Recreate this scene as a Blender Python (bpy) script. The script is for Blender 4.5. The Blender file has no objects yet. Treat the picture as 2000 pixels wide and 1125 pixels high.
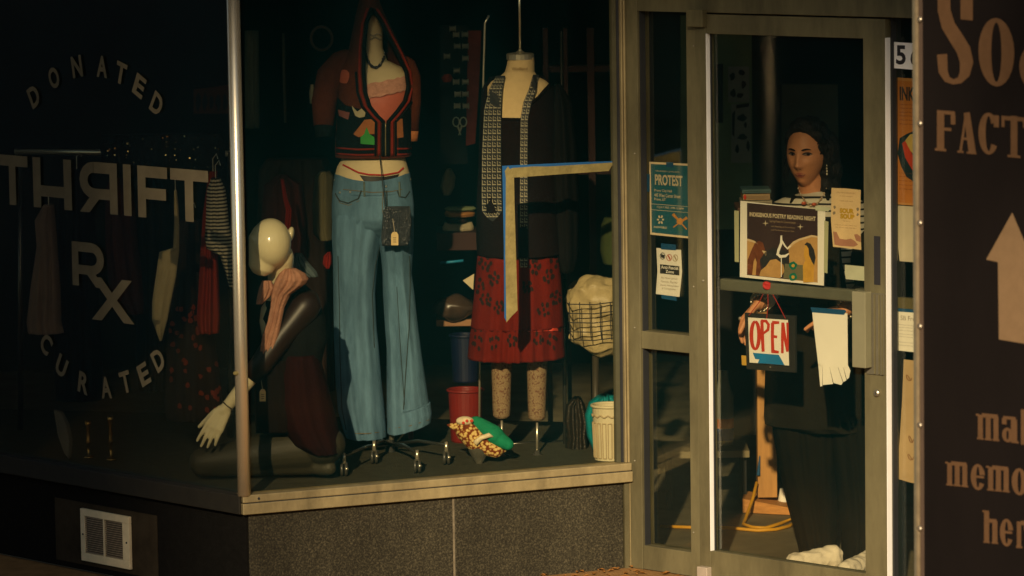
import bpy, bmesh, math, random
from mathutils import Vector, Matrix, noise
from mathutils.bvhtree import BVHTree
from mathutils.geometry import delaunay_2d_cdt
random.seed(7)
PI = math.pi
sc = bpy.context.scene
col = sc.collection

# ------------------------------------------------------------------ camera
F, CX, CY = 8000.0, 1000.0, 562.5          # focal length in pixels of the 2000 x 1125 photograph
CAMH, PITCH, ROLL = 2.82, math.atan(892 / 8000), 0.0145
r0, f0 = Vector((1, 0, 0)), Vector((0, math.cos(PITCH), -math.sin(PITCH)))
u0 = Vector((0, math.sin(PITCH), math.cos(PITCH)))
U = u0 * math.cos(ROLL) + r0 * math.sin(ROLL)
R = r0 * math.cos(ROLL) - u0 * math.sin(ROLL)
CAM = Vector((0, 0, CAMH))
cd = bpy.data.cameras.new('camera'); cam = bpy.data.objects.new('camera', cd); col.objects.link(cam)
mw = Matrix((R, U, -f0)).transposed().to_4x4(); mw.translation = CAM; cam.matrix_world = mw
cd.lens = 36 * F / 2000; cd.sensor_width = 36; cd.clip_start = .5; cd.clip_end = 2000
cd.dof.use_dof = True; cd.dof.focus_distance = 15.55; cd.dof.aperture_fstop = 4.5
sc.camera = cam

# ------------------------------------------------------------------ light
AZ, EL = math.radians(-7), math.radians(22)     # sun behind the viewer, a little to the left
SUN = Vector((math.sin(AZ) * math.cos(EL), -math.cos(AZ) * math.cos(EL), math.sin(EL)))
w = bpy.data.worlds.new('World'); sc.world = w; w.use_nodes = True
wn = w.node_tree; bgn = wn.nodes['Background']
sky = wn.nodes.new('ShaderNodeTexSky'); sky.sky_type = 'NISHITA'; sky.sun_disc = False
sky.sun_elevation = EL; sky.sun_rotation = math.atan2(SUN.x, SUN.y)
wn.links.new(sky.outputs[0], bgn.inputs[0]); bgn.inputs[1].default_value = 0.075
sl = bpy.data.lights.new('sun', 'SUN'); sl.energy = 5.0; sl.angle = math.radians(.7); sl.color = (1, .84, .63)
so = bpy.data.objects.new('sun', sl); col.objects.link(so)
so.rotation_euler = SUN.to_track_quat('Z', 'Y').to_euler()
sc.view_settings.view_transform = 'Standard'; sc.view_settings.look = 'None'
sc.view_settings.exposure = 0.2; sc.view_settings.gamma = 1

# ------------------------------------------------------------------ geometry of the place
def ray(px, py):
    return (f0 + R * ((px - CX) / F) + U * ((CY - py) / F)).normalized()
def Q(px, py, y):                       # point on the line of sight at distance y into the scene
    d = ray(px, py); return CAM + d * (y / d.y)
def onz(px, py, z):
    d = ray(px, py); return CAM + d * ((z - CAMH) / d.z)
class Fr:                               # a vertical facade plane: s along it, z up, o outwards
    def __init__(s, p, yaw):
        s.p = Vector((p.x, p.y, 0)); a = math.radians(yaw)
        s.e = Vector((math.cos(a), math.sin(a), 0)); s.n = Vector((math.sin(a), -math.cos(a), 0))
    def px(s, x, y, o=0.0):
        d = ray(x, y); p0 = s.p + s.n * o
        t = (p0 - CAM).dot(s.n) / d.dot(s.n); q = CAM + d * t
        return (q - s.p).dot(s.e), q.z
    def w(s, a, o, z): return s.p + s.e * a + s.n * o + Vector((0, 0, z))
    def W(s, x, y, o=0.0):
        a, z = s.px(x, y, o); return s.w(a, o, z)
C2 = onz(1230, 1108, 0.0)
FD = Fr(C2, -44)                         # door wall
tmp = Fr(C2, 24)
s1, zs = tmp.px(475, 975)
C1 = tmp.w(s1, 0, 0)
FW = Fr(C1, 24)                          # angled display window
FL = Fr(C1, -47)                         # street window (s negative to the left)
FS = Fr(Q(1800, 500, 12.4), -44)         # painted sign board, nearer
WLEN = -s1
DZ = .385                                # display floor height

# ------------------------------------------------------------------ materials
MATS = {}
def add_grime(nt, b, lo=.5, hi=1.15, sc_=3.0):
    """uneven dirt and handling wear, in vertical streaks and patches"""
    tc = nt.nodes.new('ShaderNodeTexCoord'); mp = nt.nodes.new('ShaderNodeMapping'); mp.inputs['Scale'].default_value = (1, 1, .28)
    nz = nt.nodes.new('ShaderNodeTexNoise'); nz.inputs['Scale'].default_value = sc_; nz.inputs['Detail'].default_value = 9; nz.inputs['Roughness'].default_value = .7
    mr = nt.nodes.new('ShaderNodeMapRange'); mr.inputs[1].default_value = .3; mr.inputs[2].default_value = .62; mr.inputs[3].default_value = lo; mr.inputs[4].default_value = hi
    mx = nt.nodes.new('ShaderNodeVectorMath'); mx.operation = 'SCALE'; src = b.inputs['Base Color'].links[0].from_socket
    nt.links.new(tc.outputs['Object'], mp.inputs[0]); nt.links.new(mp.outputs[0], nz.inputs['Vector']); nt.links.new(nz.outputs['Fac'], mr.inputs[0])
    nt.links.new(src, mx.inputs[0]); nt.links.new(mr.outputs[0], mx.inputs['Scale']); nt.links.new(mx.outputs[0], b.inputs['Base Color'])
def M(name, c, rough=.6, metal=0, var=.18, sc_=14, bump=0, bsc=60, spec=None, coat=0, c2=None, stretch=None, sheen=0, grime=0):
    if name in MATS: return MATS[name]
    if spec is None: spec = .04 if rough >= .75 else .35
    m = bpy.data.materials.new(name); m.use_nodes = True; nt = m.node_tree; b = nt.nodes['Principled BSDF']
    tc = nt.nodes.new('ShaderNodeTexCoord'); mp = nt.nodes.new('ShaderNodeMapping')
    nt.links.new(tc.outputs['Object'], mp.inputs[0])
    if stretch: mp.inputs['Scale'].default_value = stretch
    nz = nt.nodes.new('ShaderNodeTexNoise'); nz.inputs['Scale'].default_value = sc_; nz.inputs['Detail'].default_value = 6
    nz.inputs['Roughness'].default_value = .65
    nt.links.new(mp.outputs[0], nz.inputs['Vector'])
    mx = nt.nodes.new('ShaderNodeMix'); mx.data_type = 'RGBA'
    a = [max(0, v * (1 - var * 1.6)) for v in c]; d = [min(1, v * (1 + var * 1.6)) for v in (c2 or c)]
    mx.inputs[6].default_value = (*a, 1); mx.inputs[7].default_value = (*d, 1)
    nt.links.new(nz.outputs['Fac'], mx.inputs[0]); nt.links.new(mx.outputs[2], b.inputs['Base Color'])
    b.inputs['Roughness'].default_value = rough; b.inputs['Metallic'].default_value = metal
    b.inputs['Specular IOR Level'].default_value = spec
    if coat: b.inputs['Coat Weight'].default_value = coat; b.inputs['Coat Roughness'].default_value = .12
    if sheen: b.inputs['Sheen Weight'].default_value = sheen
    if bump:
        n2 = nt.nodes.new('ShaderNodeTexNoise'); n2.inputs['Scale'].default_value = bsc; n2.inputs['Detail'].default_value = 4
        nt.links.new(mp.outputs[0], n2.inputs['Vector'])
        bp = nt.nodes.new('ShaderNodeBump'); bp.inputs['Strength'].default_value = bump; bp.inputs['Distance'].default_value = .01
        nt.links.new(n2.outputs['Fac'], bp.inputs['Height']); nt.links.new(bp.outputs[0], b.inputs['Normal'])
    if grime: add_grime(nt, b, sc_=grime)
    MATS[name] = m; return m
def ramp_mat(name, stops, scale, kind='noise', rough=.8, spec=.06, metal=0, stretch=None, dist=0, direction='Z', grime=0):
    """a printed or woven pattern: texture -> colour ramp (constant steps)"""
    m = bpy.data.materials.new(name); m.use_nodes = True; nt = m.node_tree; b = nt.nodes['Principled BSDF']
    tc = nt.nodes.new('ShaderNodeTexCoord'); mp = nt.nodes.new('ShaderNodeMapping'); nt.links.new(tc.outputs['Object'], mp.inputs[0])
    if stretch: mp.inputs['Scale'].default_value = stretch
    if kind == 'noise':
        t = nt.nodes.new('ShaderNodeTexNoise'); t.inputs['Scale'].default_value = scale; t.inputs['Detail'].default_value = 3; out = t.outputs['Fac']
    elif kind == 'voronoi':
        t = nt.nodes.new('ShaderNodeTexVoronoi'); t.inputs['Scale'].default_value = scale; out = t.outputs['Distance']
    else:
        t = nt.nodes.new('ShaderNodeTexWave'); t.bands_direction = direction; t.inputs['Scale'].default_value = scale; t.inputs['Distortion'].default_value = dist
        t.inputs['Detail Scale'].default_value = .6; out = t.outputs['Fac']
    nt.links.new(mp.outputs[0], t.inputs['Vector'])
    cr = nt.nodes.new('ShaderNodeValToRGB'); cr.color_ramp.interpolation = 'LINEAR'
    els = cr.color_ramp.elements
    while len(els) < len(stops): els.new(.5)
    for e, (p, c) in zip(els, stops): e.position = p; e.color = (*c, 1)
    nt.links.new(out, cr.inputs[0]); nt.links.new(cr.outputs[0], b.inputs['Base Color'])
    b.inputs['Roughness'].default_value = rough; b.inputs['Specular IOR Level'].default_value = spec; b.inputs['Metallic'].default_value = metal
    if grime: add_grime(nt, b, .55, 1.2, grime)
    MATS[name] = m; return m
def glass_mat():
    m = bpy.data.materials.new('shop_glass'); m.use_nodes = True; nt = m.node_tree
    for n in list(nt.nodes):
        if n.type != 'OUTPUT_MATERIAL': nt.nodes.remove(n)
    out = [n for n in nt.nodes if n.type == 'OUTPUT_MATERIAL'][0]
    tr = nt.nodes.new('ShaderNodeBsdfTransparent'); tr.inputs[0].default_value = (.94, .92, .83, 1)
    gl = nt.nodes.new('ShaderNodeBsdfGlossy'); gl.inputs['Roughness'].default_value = .06
    df = nt.nodes.new('ShaderNodeBsdfDiffuse'); df.inputs[0].default_value = (.04, .50, .55, 1)  # teal film over the panes: a veil of haze put into their colour
    fr = nt.nodes.new('ShaderNodeFresnel'); fr.inputs[0].default_value = 1.5
    hf = nt.nodes.new('ShaderNodeMath'); hf.operation = 'MULTIPLY'; hf.inputs[1].default_value = .22; nt.links.new(fr.outputs[0], hf.inputs[0])
    m1 = nt.nodes.new('ShaderNodeMixShader'); nt.links.new(hf.outputs[0], m1.inputs[0]); nt.links.new(tr.outputs[0], m1.inputs[1]); nt.links.new(gl.outputs[0], m1.inputs[2])
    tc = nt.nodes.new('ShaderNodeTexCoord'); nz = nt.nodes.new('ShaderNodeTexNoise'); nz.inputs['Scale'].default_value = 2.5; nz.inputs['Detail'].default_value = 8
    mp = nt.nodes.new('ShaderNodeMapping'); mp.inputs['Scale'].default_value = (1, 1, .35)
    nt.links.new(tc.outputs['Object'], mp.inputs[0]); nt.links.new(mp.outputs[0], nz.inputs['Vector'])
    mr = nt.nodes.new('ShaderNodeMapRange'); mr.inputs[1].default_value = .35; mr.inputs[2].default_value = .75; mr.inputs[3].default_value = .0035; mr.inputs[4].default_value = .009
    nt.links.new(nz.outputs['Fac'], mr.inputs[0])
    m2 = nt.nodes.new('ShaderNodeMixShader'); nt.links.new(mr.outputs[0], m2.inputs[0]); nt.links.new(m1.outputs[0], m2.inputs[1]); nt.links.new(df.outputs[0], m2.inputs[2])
    nt.links.new(m2.outputs[0], out.inputs[0]); return m
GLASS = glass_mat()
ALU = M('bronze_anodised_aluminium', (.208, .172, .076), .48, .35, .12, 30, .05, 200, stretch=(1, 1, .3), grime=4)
SILLM = M('sunlit_sill_aluminium', (.33, .25, .11), .5, .3, .15, 25, .08, 120, grime=5)  # brighter copy of the frame aluminium, sunlight put into its colour
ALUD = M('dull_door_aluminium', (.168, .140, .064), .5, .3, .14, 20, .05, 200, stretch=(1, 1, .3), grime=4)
DARKMETAL = M('dark_gasket', (.02, .02, .018), .6)
BRIGHT = M('pale_edge', (.86, .80, .68), .45, 0, .05)  # even pale colour for the door edge strips
POSTM = M('polished_post', (.86, .72, .46), .27, .8, .06)
BLACK = M('black_cloth', (.006, .006, .0055), .95, 0, .3, 20, .3, 90, spec=.1)
PAPER = M('white_paper', (.84, .80, .70), .8, 0, .04, 6)
CREAM = M('cream_paper', (.78, .62, .40), .8, 0, .06, 6)
INK = M('black_ink', (.02, .018, .018), .7)
BLUETAPE = M('blue_masking_tape', (.008, .075, .18), .7, 0, .15)
BEIGETAPE = M('beige_masking_tape', (.215, .165, .055), .75, 0, .35, 22, .3, 80)
CHROME = M('chrome', (.75, .68, .52), .28, .85, .05)
MANNE = M('mannequin_cream_gloss', (.66, .58, .36), .28, 0, .04, 4, 0, coat=.7)

# ------------------------------------------------------------------ object helpers
def new_obj(name, bm, mat, parent=None, loc=None, smooth=False, bevel=0, mods=None, label=None):
    loc = Vector(loc) if loc is not None else (Vector(parent['base']) if parent is not None and 'base' in parent else Vector((0, 0, 0)))
    if isinstance(bm, bmesh.types.BMesh):
        bmesh.ops.translate(bm, verts=bm.verts, vec=-loc)
        if smooth:
            for f in bm.faces: f.smooth = True
        me = bpy.data.meshes.new(name); bm.to_mesh(me); bm.free()
    else: me = bm
    if isinstance(mat, (list, tuple)):
        for m in mat: me.materials.append(m)
    elif mat: me.materials.append(mat)
    o = bpy.data.objects.new(name, me); col.objects.link(o)
    if parent is not None: o.parent = parent
    else: o.location = loc
    if bevel:
        b = o.modifiers.new('bevel', 'BEVEL'); b.width = bevel; b.segments = 2; b.limit_method = 'ANGLE'
    if label: o['label'] = label
    return o
BASES = {}
def sub(name, bm, mat, par, smooth=False, bevel=0, label=None):
    """part or sub-part: geometry given in world coordinates"""
    base = BASES[par.name]
    o = new_obj(name, bm, mat, None, base, smooth, bevel)
    o.location = (0, 0, 0); o.parent = par; BASES[o.name] = base
    if label: o['label'] = label
    return o
def thing(name, label, cat, loc, group=None):
    o = bpy.data.objects.new(name, None); col.objects.link(o); o.location = loc; o.empty_display_size = .1
    o['label'] = label; o['category'] = cat
    if group: o['group'] = group
    BASES[o.name] = Vector(loc); return o
def solo(name, bm, mat, label, cat, group=None, smooth=False, bevel=0):
    """a thing that is one mesh; origin at the base centre"""
    vs = [v.co for v in bm.verts]
    lo = Vector((sum(v.x for v in vs) / len(vs), sum(v.y for v in vs) / len(vs), min(v.z for v in vs)))
    o = new_obj(name, bm, mat, None, lo, smooth, bevel); o['label'] = label; o['category'] = cat
    if group: o['group'] = group
    BASES[o.name] = lo; return o
def struct(name, bm, mat, smooth=False):
    o = new_obj(name, bm, mat, None, (0, 0, 0), smooth); o['kind'] = 'structure'; BASES[o.name] = Vector((0, 0, 0)); return o

def hexa(bm, P):
    v = [bm.verts.new(p) for p in P]
    for f in ((0, 3, 2, 1), (4, 5, 6, 7), (0, 1, 5, 4), (1, 2, 6, 5), (2, 3, 7, 6), (3, 0, 4, 7)):
        bm.faces.new([v[i] for i in f])
def fbox(bm, fr, a0, a1, o0, o1, z0, z1):
    hexa(bm, [fr.w(a0, o1, z0), fr.w(a1, o1, z0), fr.w(a1, o0, z0), fr.w(a0, o0, z0),
              fr.w(a0, o1, z1), fr.w(a1, o1, z1), fr.w(a1, o0, z1), fr.w(a0, o0, z1)])
def FB(fr, *a):
    bm = bmesh.new(); fbox(bm, fr, *a); return bm
def wbox(bm, x0, x1, y0, y1, z0, z1):
    hexa(bm, [(x0, y0, z0), (x1, y0, z0), (x1, y1, z0), (x0, y1, z0), (x0, y0, z1), (x1, y0, z1), (x1, y1, z1), (x0, y1, z1)])
def slab(bm, pts, back):
    """solid with the given front outline, pushed back by a vector"""
    f = [bm.verts.new(p) for p in pts]; b = [bm.verts.new(Vector(p) + back) for p in pts]
    bm.faces.new(f); bm.faces.new(b[::-1]); n = len(f)
    for i in range(n):
        j = (i + 1) % n; bm.faces.new((f[i], b[i], b[j], f[j]))
def sheet(bm, pts):
    return bm.faces.new([bm.verts.new(p) for p in pts])
def fslab(fr, pxs, o, th=.0006):
    """a flat outline seen in the facade plane at offset o, with thickness"""
    bm = bmesh.new(); slab(bm, [fr.W(x, y, o) for x, y in pxs], fr.n * -th); bmesh.ops.recalc_face_normals(bm, faces=bm.faces); return bm
def frames_along(pts):
    res = []; n = len(pts); up = Vector((0, 0, 1))
    t0 = (pts[1] - pts[0]).normalized(); a = t0.cross(up)
    if a.length < 1e-3: a = t0.cross(Vector((1, 0, 0)))
    a.normalize()
    for i in range(n):
        t = (pts[min(i + 1, n - 1)] - pts[max(i - 1, 0)]).normalized()
        a = (a - t * a.dot(t)).normalized(); res.append((a, t.cross(a)))
    return res
def tube(bm, pts, rad, n=10, caps=True):
    pts = [Vector(p) for p in pts]
    if not isinstance(rad, (list, tuple)): rad = [rad] * len(pts)
    fr = frames_along(pts); rings = []
    for p, (a, b), r in zip(pts, fr, rad):
        rx, ry = r if isinstance(r, tuple) else (r, r)
        rings.append([bm.verts.new(p + a * math.cos(2 * PI * k / n) * rx + b * math.sin(2 * PI * k / n) * ry) for k in range(n)])
    for q, s in zip(rings, rings[1:]):
        for k in range(n): bm.faces.new((q[k], q[(k + 1) % n], s[(k + 1) % n], s[k]))
    if caps: bm.faces.new(rings[0][::-1]); bm.faces.new(rings[-1])
def TB(pts, rad, n=10):
    bm = bmesh.new(); tube(bm, pts, rad, n); bmesh.ops.recalc_face_normals(bm, faces=bm.faces); return bm
def ball(bm, c, r, seg=16, rings=10, rot=None):
    rx, ry, rz = r if isinstance(r, tuple) else (r, r, r)
    m = Matrix.Translation(c) @ (rot.to_4x4() if rot else Matrix()) @ Matrix.Diagonal((rx, ry, rz, 1))
    bmesh.ops.create_uvsphere(bm, u_segments=seg, v_segments=rings, radius=1, matrix=m)
def capsule(bm, p, q, r1, r2, n=14):
    p, q = Vector(p), Vector(q); d = (q - p).normalized(); L = (q - p).length; pts = []; rr = []
    for a in (-90, -60, -30, 0):
        t = math.radians(a); pts.append(p + d * math.sin(t) * r1); rr.append(max(1e-4, math.cos(t) * r1))
    for a in (0, 30, 60, 90):
        t = math.radians(a); pts.append(q + d * math.sin(t) * r2); rr.append(max(1e-4, math.cos(t) * r2))
    tube(bm, pts, rr, n)
def lathe(bm, c, prof, n=20):
    rings = []
    for r, z in prof: rings.append([bm.verts.new(Vector(c) + Vector((math.cos(2 * PI * k / n) * r, math.sin(2 * PI * k / n) * r, z))) for k in range(n)])
    for q, s in zip(rings, rings[1:]):
        for k in range(n): bm.faces.new((q[k], q[(k + 1) % n], s[(k + 1) % n], s[k]))
    bm.faces.new(rings[0][::-1]); bm.faces.new(rings[-1])
def rowloft(bm, rows, depth, th=.05, folds=0, famp=.15, n=48, seed=0, sub_=4, close=True, power=1.0, phase=0, wave=.6):
    """closed cloth or body volume from silhouette rows (py, xl, xr[, th[, ddepth]]) seen from the street at a distance"""
    R_ = []
    rows = [tuple(r) + (th, 0)[len(r) - 3:] if len(r) < 5 else tuple(r) for r in rows]
    for i in range(len(rows) - 1):
        for k in range(sub_):
            t = k / sub_; t2 = t * t * (3 - 2 * t) * .35 + t * .65
            R_.append([a * (1 - t2) + b * t2 for a, b in zip(rows[i], rows[i + 1])])
    R_.append(list(rows[-1])); rings = []
    for py, xl, xr, t_, dd in R_:
        L = Q(xl, py, depth + dd); Rr = Q(xr, py, depth + dd); c = (L + Rr) / 2; hw = (Rr - L).length / 2
        ring = []
        for k in range(n):
            a = 2 * PI * k / n; ca, sa = math.cos(a), math.sin(a)
            f = 1
            if folds:
                z = c.z * 1.2 + seed
                wv = math.sin(folds * ca * 2.2 + phase + 1.5 * noise.noise(Vector((ca, z, seed)))) * wave + noise.noise(Vector((ca * folds, z * 2, seed + 5.5))) * 1.1
                f = 1 + famp * wv * abs(sa)
            s = (abs(sa) ** power) * (1 if sa > 0 else -1)
            ring.append(bm.verts.new(c + Vector((ca * hw, -s * t_ * f, 0))))
        rings.append(ring)
    for q, s in zip(rings, rings[1:]):
        for k in range(n): bm.faces.new((q[k], q[(k + 1) % n], s[(k + 1) % n], s[k]))
    if close: bm.faces.new(rings[0][::-1]); bm.faces.new(rings[-1])
    return rings
def RL(rows, depth, **k):
    bm = bmesh.new(); rowloft(bm, rows, depth, **k); bmesh.ops.recalc_face_normals(bm, faces=bm.faces); return bm
def bvh(o):
    bm = bmesh.new(); bm.from_mesh(o.data); bmesh.ops.translate(bm, verts=bm.verts, vec=BASES[o.name]); t = BVHTree.FromBMesh(bm); bm.free(); return t
def inside(x, y, poly):
    c = False; j = len(poly) - 1
    for i in range(len(poly)):
        xi, yi = poly[i]; xj, yj = poly[j]
        if (yi > y) != (yj > y) and x < (xj - xi) * (y - yi) / (yj - yi) + xi: c = not c
        j = i
    return c
def cast(tree, x, y, off, fb=None):
    d = ray(x, y); h = tree.ray_cast(CAM, d)
    if h[0] is None: return fb
    return h[0] - d * off
def applique(bm, tree, poly, off=.003, step=6):
    """patch sewn onto a garment: outline dropped onto its surface"""
    pts = []; n = len(poly)
    for i in range(n):
        (x0, y0), (x1, y1) = poly[i], poly[(i + 1) % n]; m = max(1, int(math.hypot(x1 - x0, y1 - y0) / step))
        for k in range(m): pts.append((x0 + (x1 - x0) * k / m, y0 + (y1 - y0) * k / m))
    nb = len(pts); x0, x1 = min(p[0] for p in poly), max(p[0] for p in poly); y0, y1 = min(p[1] for p in poly), max(p[1] for p in poly)
    yy = y0 + step / 2
    while yy < y1:
        xx = x0 + step / 2
        while xx < x1:
            if inside(xx, yy, poly): pts.append((xx, yy))
            xx += step
        yy += step
    out = delaunay_2d_cdt([Vector(p) for p in pts], [(i, (i + 1) % nb) for i in range(nb)], [], 1, .01)
    P3 = [cast(tree, p.x, p.y, off) for p in out[0]]; vv = [bm.verts.new(p) if p else None for p in P3]
    for f in out[2]:
        q = [vv[i] for i in f]
        if all(q): bm.faces.new(q)
def blob(cx, cy, rx, ry, n=9, j=.25, rot=0):
    out = []
    for k in range(n):
        a = 2 * PI * k / n + rot; q = 1 + random.uniform(-j, j); out.append((cx + math.cos(a) * rx * q, cy + math.sin(a) * ry * q))
    return out
def voxel(bm, size=.005, smooth_it=4):
    """weld overlapping volumes into one continuous skin"""
    bmesh.ops.recalc_face_normals(bm, faces=bm.faces)
    me = bpy.data.meshes.new('t'); bm.to_mesh(me); bm.free(); o = bpy.data.objects.new('t', me); col.objects.link(o)
    r = o.modifiers.new('r', 'REMESH'); r.mode = 'VOXEL'; r.voxel_size = size; r.use_smooth_shade = True
    s = o.modifiers.new('s', 'SMOOTH'); s.iterations = smooth_it; s.factor = .5
    dg = bpy.context.evaluated_depsgraph_get(); dg.update()
    me2 = bpy.data.meshes.new_from_object(o.evaluated_get(dg)); bpy.data.objects.remove(o)
    b2 = bmesh.new(); b2.from_mesh(me2); bpy.data.meshes.remove(me2); return b2

# ------------------------------------------------------------------ lettering
_tc = {}
def text_bm(s, size=1.0, weight=0.0):
    """unit-size default-font text as a mesh lying in x,y"""
    cu = bpy.data.curves.new('t', 'FONT'); cu.body = s; cu.size = size; cu.offset = weight; cu.resolution_u = 3
    o = bpy.data.objects.new('t', cu); col.objects.link(o); dg = bpy.context.evaluated_depsgraph_get(); dg.update()
    me = bpy.data.meshes.new_from_object(o.evaluated_get(dg)); bpy.data.objects.remove(o); bpy.data.curves.remove(cu)
    b = bmesh.new(); b.from_mesh(me); bpy.data.meshes.remove(me); return b
def put_text(bm, s, corners, weight=0.0):
    """fit text s into the quad (bottom-left, bottom-right, top-left) given in world space"""
    t = text_bm(s, 1.0, weight)
    if not t.verts: t.free(); return
    x0 = min(v.co.x for v in t.verts); x1 = max(v.co.x for v in t.verts); y0 = min(v.co.y for v in t.verts); y1 = max(v.co.y for v in t.verts)
    bl, br, tl = [Vector(c) for c in corners]; mp = {}
    for v in t.verts:
        a = (v.co.x - x0) / (x1 - x0); b = (v.co.y - y0) / (y1 - y0); mp[v] = bm.verts.new(bl + (br - bl) * a + (tl - bl) * b)
    for f in t.faces: bm.faces.new([mp[v] for v in f.verts])
    t.free()
def ftext(bm, fr, s, xl, xr, yt, yb, o, slope=None, weight=0.0):
    """text on facade between photo columns xl..xr; yt,yb rows at xl; runs level in the world"""
    a0, zt = fr.px(xl, yt, o); _, zb = fr.px(xl, yb, o); a1, _ = fr.px(xr, yt, o)
    put_text(bm, s, (fr.w(a0, o, zb), fr.w(a1, o, zb), fr.w(a0, o, zt)), weight)
def ribbon(bm, fr, pts, wid, o):
    """brush stroke with width, points in photo space on facade fr"""
    P = [Vector(p) for p in pts]; n = len(P); L = []; Rr = []
    for i in range(n):
        t = (P[min(i + 1, n - 1)] - P[max(i - 1, 0)]).normalized(); nn = Vector((-t.y, t.x)); ww = (wid[i] if isinstance(wid, (list, tuple)) else wid) / 2
        L.append(bm.verts.new(fr.W(*(P[i] + nn * ww), o))); Rr.append(bm.verts.new(fr.W(*(P[i] - nn * ww), o)))
    for i in range(n - 1): bm.faces.new((L[i], L[i + 1], Rr[i + 1], Rr[i]))
def poly(bm, fr, pts, o): sheet(bm, [fr.W(x, y, o) for x, y in pts])
# ================================================================== the setting
ASPH = M('asphalt', (.05, .048, .045), .9, 0, .25, 8, .4, 120)
PAVE = M('pavement_concrete', (.30, .16, .055), .9, 0, .35, 12, .5, 90)
FLOORM = M('worn_shop_floor', (.16, .135, .08), .7, 0, .5, 5, .15, 60)
WALLD = M('dark_shop_wall', (.03, .034, .028), .9, 0, .25, 3)
WALLG = M('green_painted_wall', (.20, .26, .13), .85, 0, .3, 5)
CARPET = M('grey_display_carpet', (.058, .055, .038), .95, 0, .35, 25, .4, 160)
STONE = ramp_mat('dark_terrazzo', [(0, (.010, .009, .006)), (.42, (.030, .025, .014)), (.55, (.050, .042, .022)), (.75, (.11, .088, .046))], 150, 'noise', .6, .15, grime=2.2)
BRICKD = M('dark_building', (.12, .10, .09), .9, 0, .2, 1)

bm = bmesh.new(); sheet(bm, [(-600, -600, -.13), (600, -600, -.13), (600, 600, -.13), (-600, 600, -.13)]); struct('ground', bm, ASPH)
bm = bmesh.new(); wbox(bm, -12, 12, 11.2, 16.4, -.125, -.001)
struct('pavement', bm, PAVE)
bm = bmesh.new()
fl = [FL.w(-3.2, 0, .003), C1 + Vector((0, 0, .003)), C2 + Vector((0, 0, .003)), FD.w(2.3, 0, .003)]
sheet(bm, [p - Vector((0, 0, 0)) for p in fl] + [Vector((6.5, 13.9, .003)), Vector((6.5, 22, .003)), Vector((-6.5, 22, .003)), Vector((-6.5, 17.4, .003))])
struct('shop_floor', bm, FLOORM)
bm = bmesh.new(); wbox(bm, -6.5, 6.5, 21.6, 21.8, 0, 3.2); struct('back_wall', bm, WALLD)
bm = bmesh.new(); wbox(bm, -6.7, -6.5, 17.0, 21.8, 0, 3.2); struct('side_wall', bm, WALLD)
bm = bmesh.new(); wbox(bm, 6.5, 6.7, 13.6, 21.8, 0, 3.2); struct('side_wall', bm, WALLD)
bm = bmesh.new(); slab(bm, [Vector((p.x, p.y, 3.2)) for p in (FL.w(-3.3, -.03, 0), FL.w(0, -.03, 0), FD.w(0, -.03, 0), FD.w(4.6, -.03, 0), Vector((6.5, 22.2, 0)), Vector((-6.5, 22.2, 0)), Vector((-6.5, 18, 0)))], Vector((0, 0, .2))); bmesh.ops.recalc_face_normals(bm, faces=bm.faces)
struct('ceiling', bm, WALLD)
# painted partition seen behind the door
bm = bmesh.new(); slab(bm, [Q(1330, 30, 18.3), Q(1468, 30, 18.3), Q(1470, 448, 18.3), Q(1330, 448, 18.3)], Vector((0, .08, 0))); bmesh.ops.recalc_face_normals(bm, faces=bm.faces)
solo('partition_board', bm, WALLG, 'green painted board hung with papers seen behind the door glass', 'partition')
bm = bmesh.new(); slab(bm, [Q(1528, 165, 18.6), Q(1636, 165, 18.6), Q(1640, 420, 18.6), Q(1528, 420, 18.6)], Vector((0, .08, 0))); bmesh.ops.recalc_face_normals(bm, faces=bm.faces)
solo('wall_panel', bm, M('olive_wall', (.16, .15, .09), .8), 'olive wall panel directly behind the head of the person', 'wall panel')

# display floor behind the angled window
bm = bmesh.new()
back = 16.75
A = [FL.w(-3.0, -.03, 0), C1 + Vector((0, .04, 0)), FW.w(WLEN, -.05, 0)]
A = [Vector((p.x, p.y, DZ)) for p in A] + [Vector((C2.x - .02, back, DZ)), Vector((FL.w(-3.0, 0, 0).x, back + .9, DZ))]
slab(bm, A, Vector((0, 0, -.03))); bmesh.ops.recalc_face_normals(bm, faces=bm.faces); struct('display_floor', bm, CARPET)
bm = bmesh.new(); P = [Vector((C2.x - .02, back, 0)), A[3] - Vector((0, 0, .031)), A[4] - Vector((0, 0, .031)), Vector((A[4].x, A[4].y, 0))]
slab(bm, P, Vector((0, -.02, 0))); bmesh.ops.recalc_face_normals(bm, faces=bm.faces); struct('display_riser', bm, WALLD)

# upper facade and the wall that carries the sign
bm = bmesh.new()
fbox(bm, FL, -3.4, -.02, -.25, -.02, 2.75, 4.6); fbox(bm, FW, 0, WLEN, -.25, -.02, 2.75, 4.6); fbox(bm, FD, 0.01, 4.5, -.25, -.02, 2.62, 4.6)
o = solo('facade_header', bm, M('dark_header', (.05, .045, .035), .8), 'dark wall band above the shop windows and door', 'wall')

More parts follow.
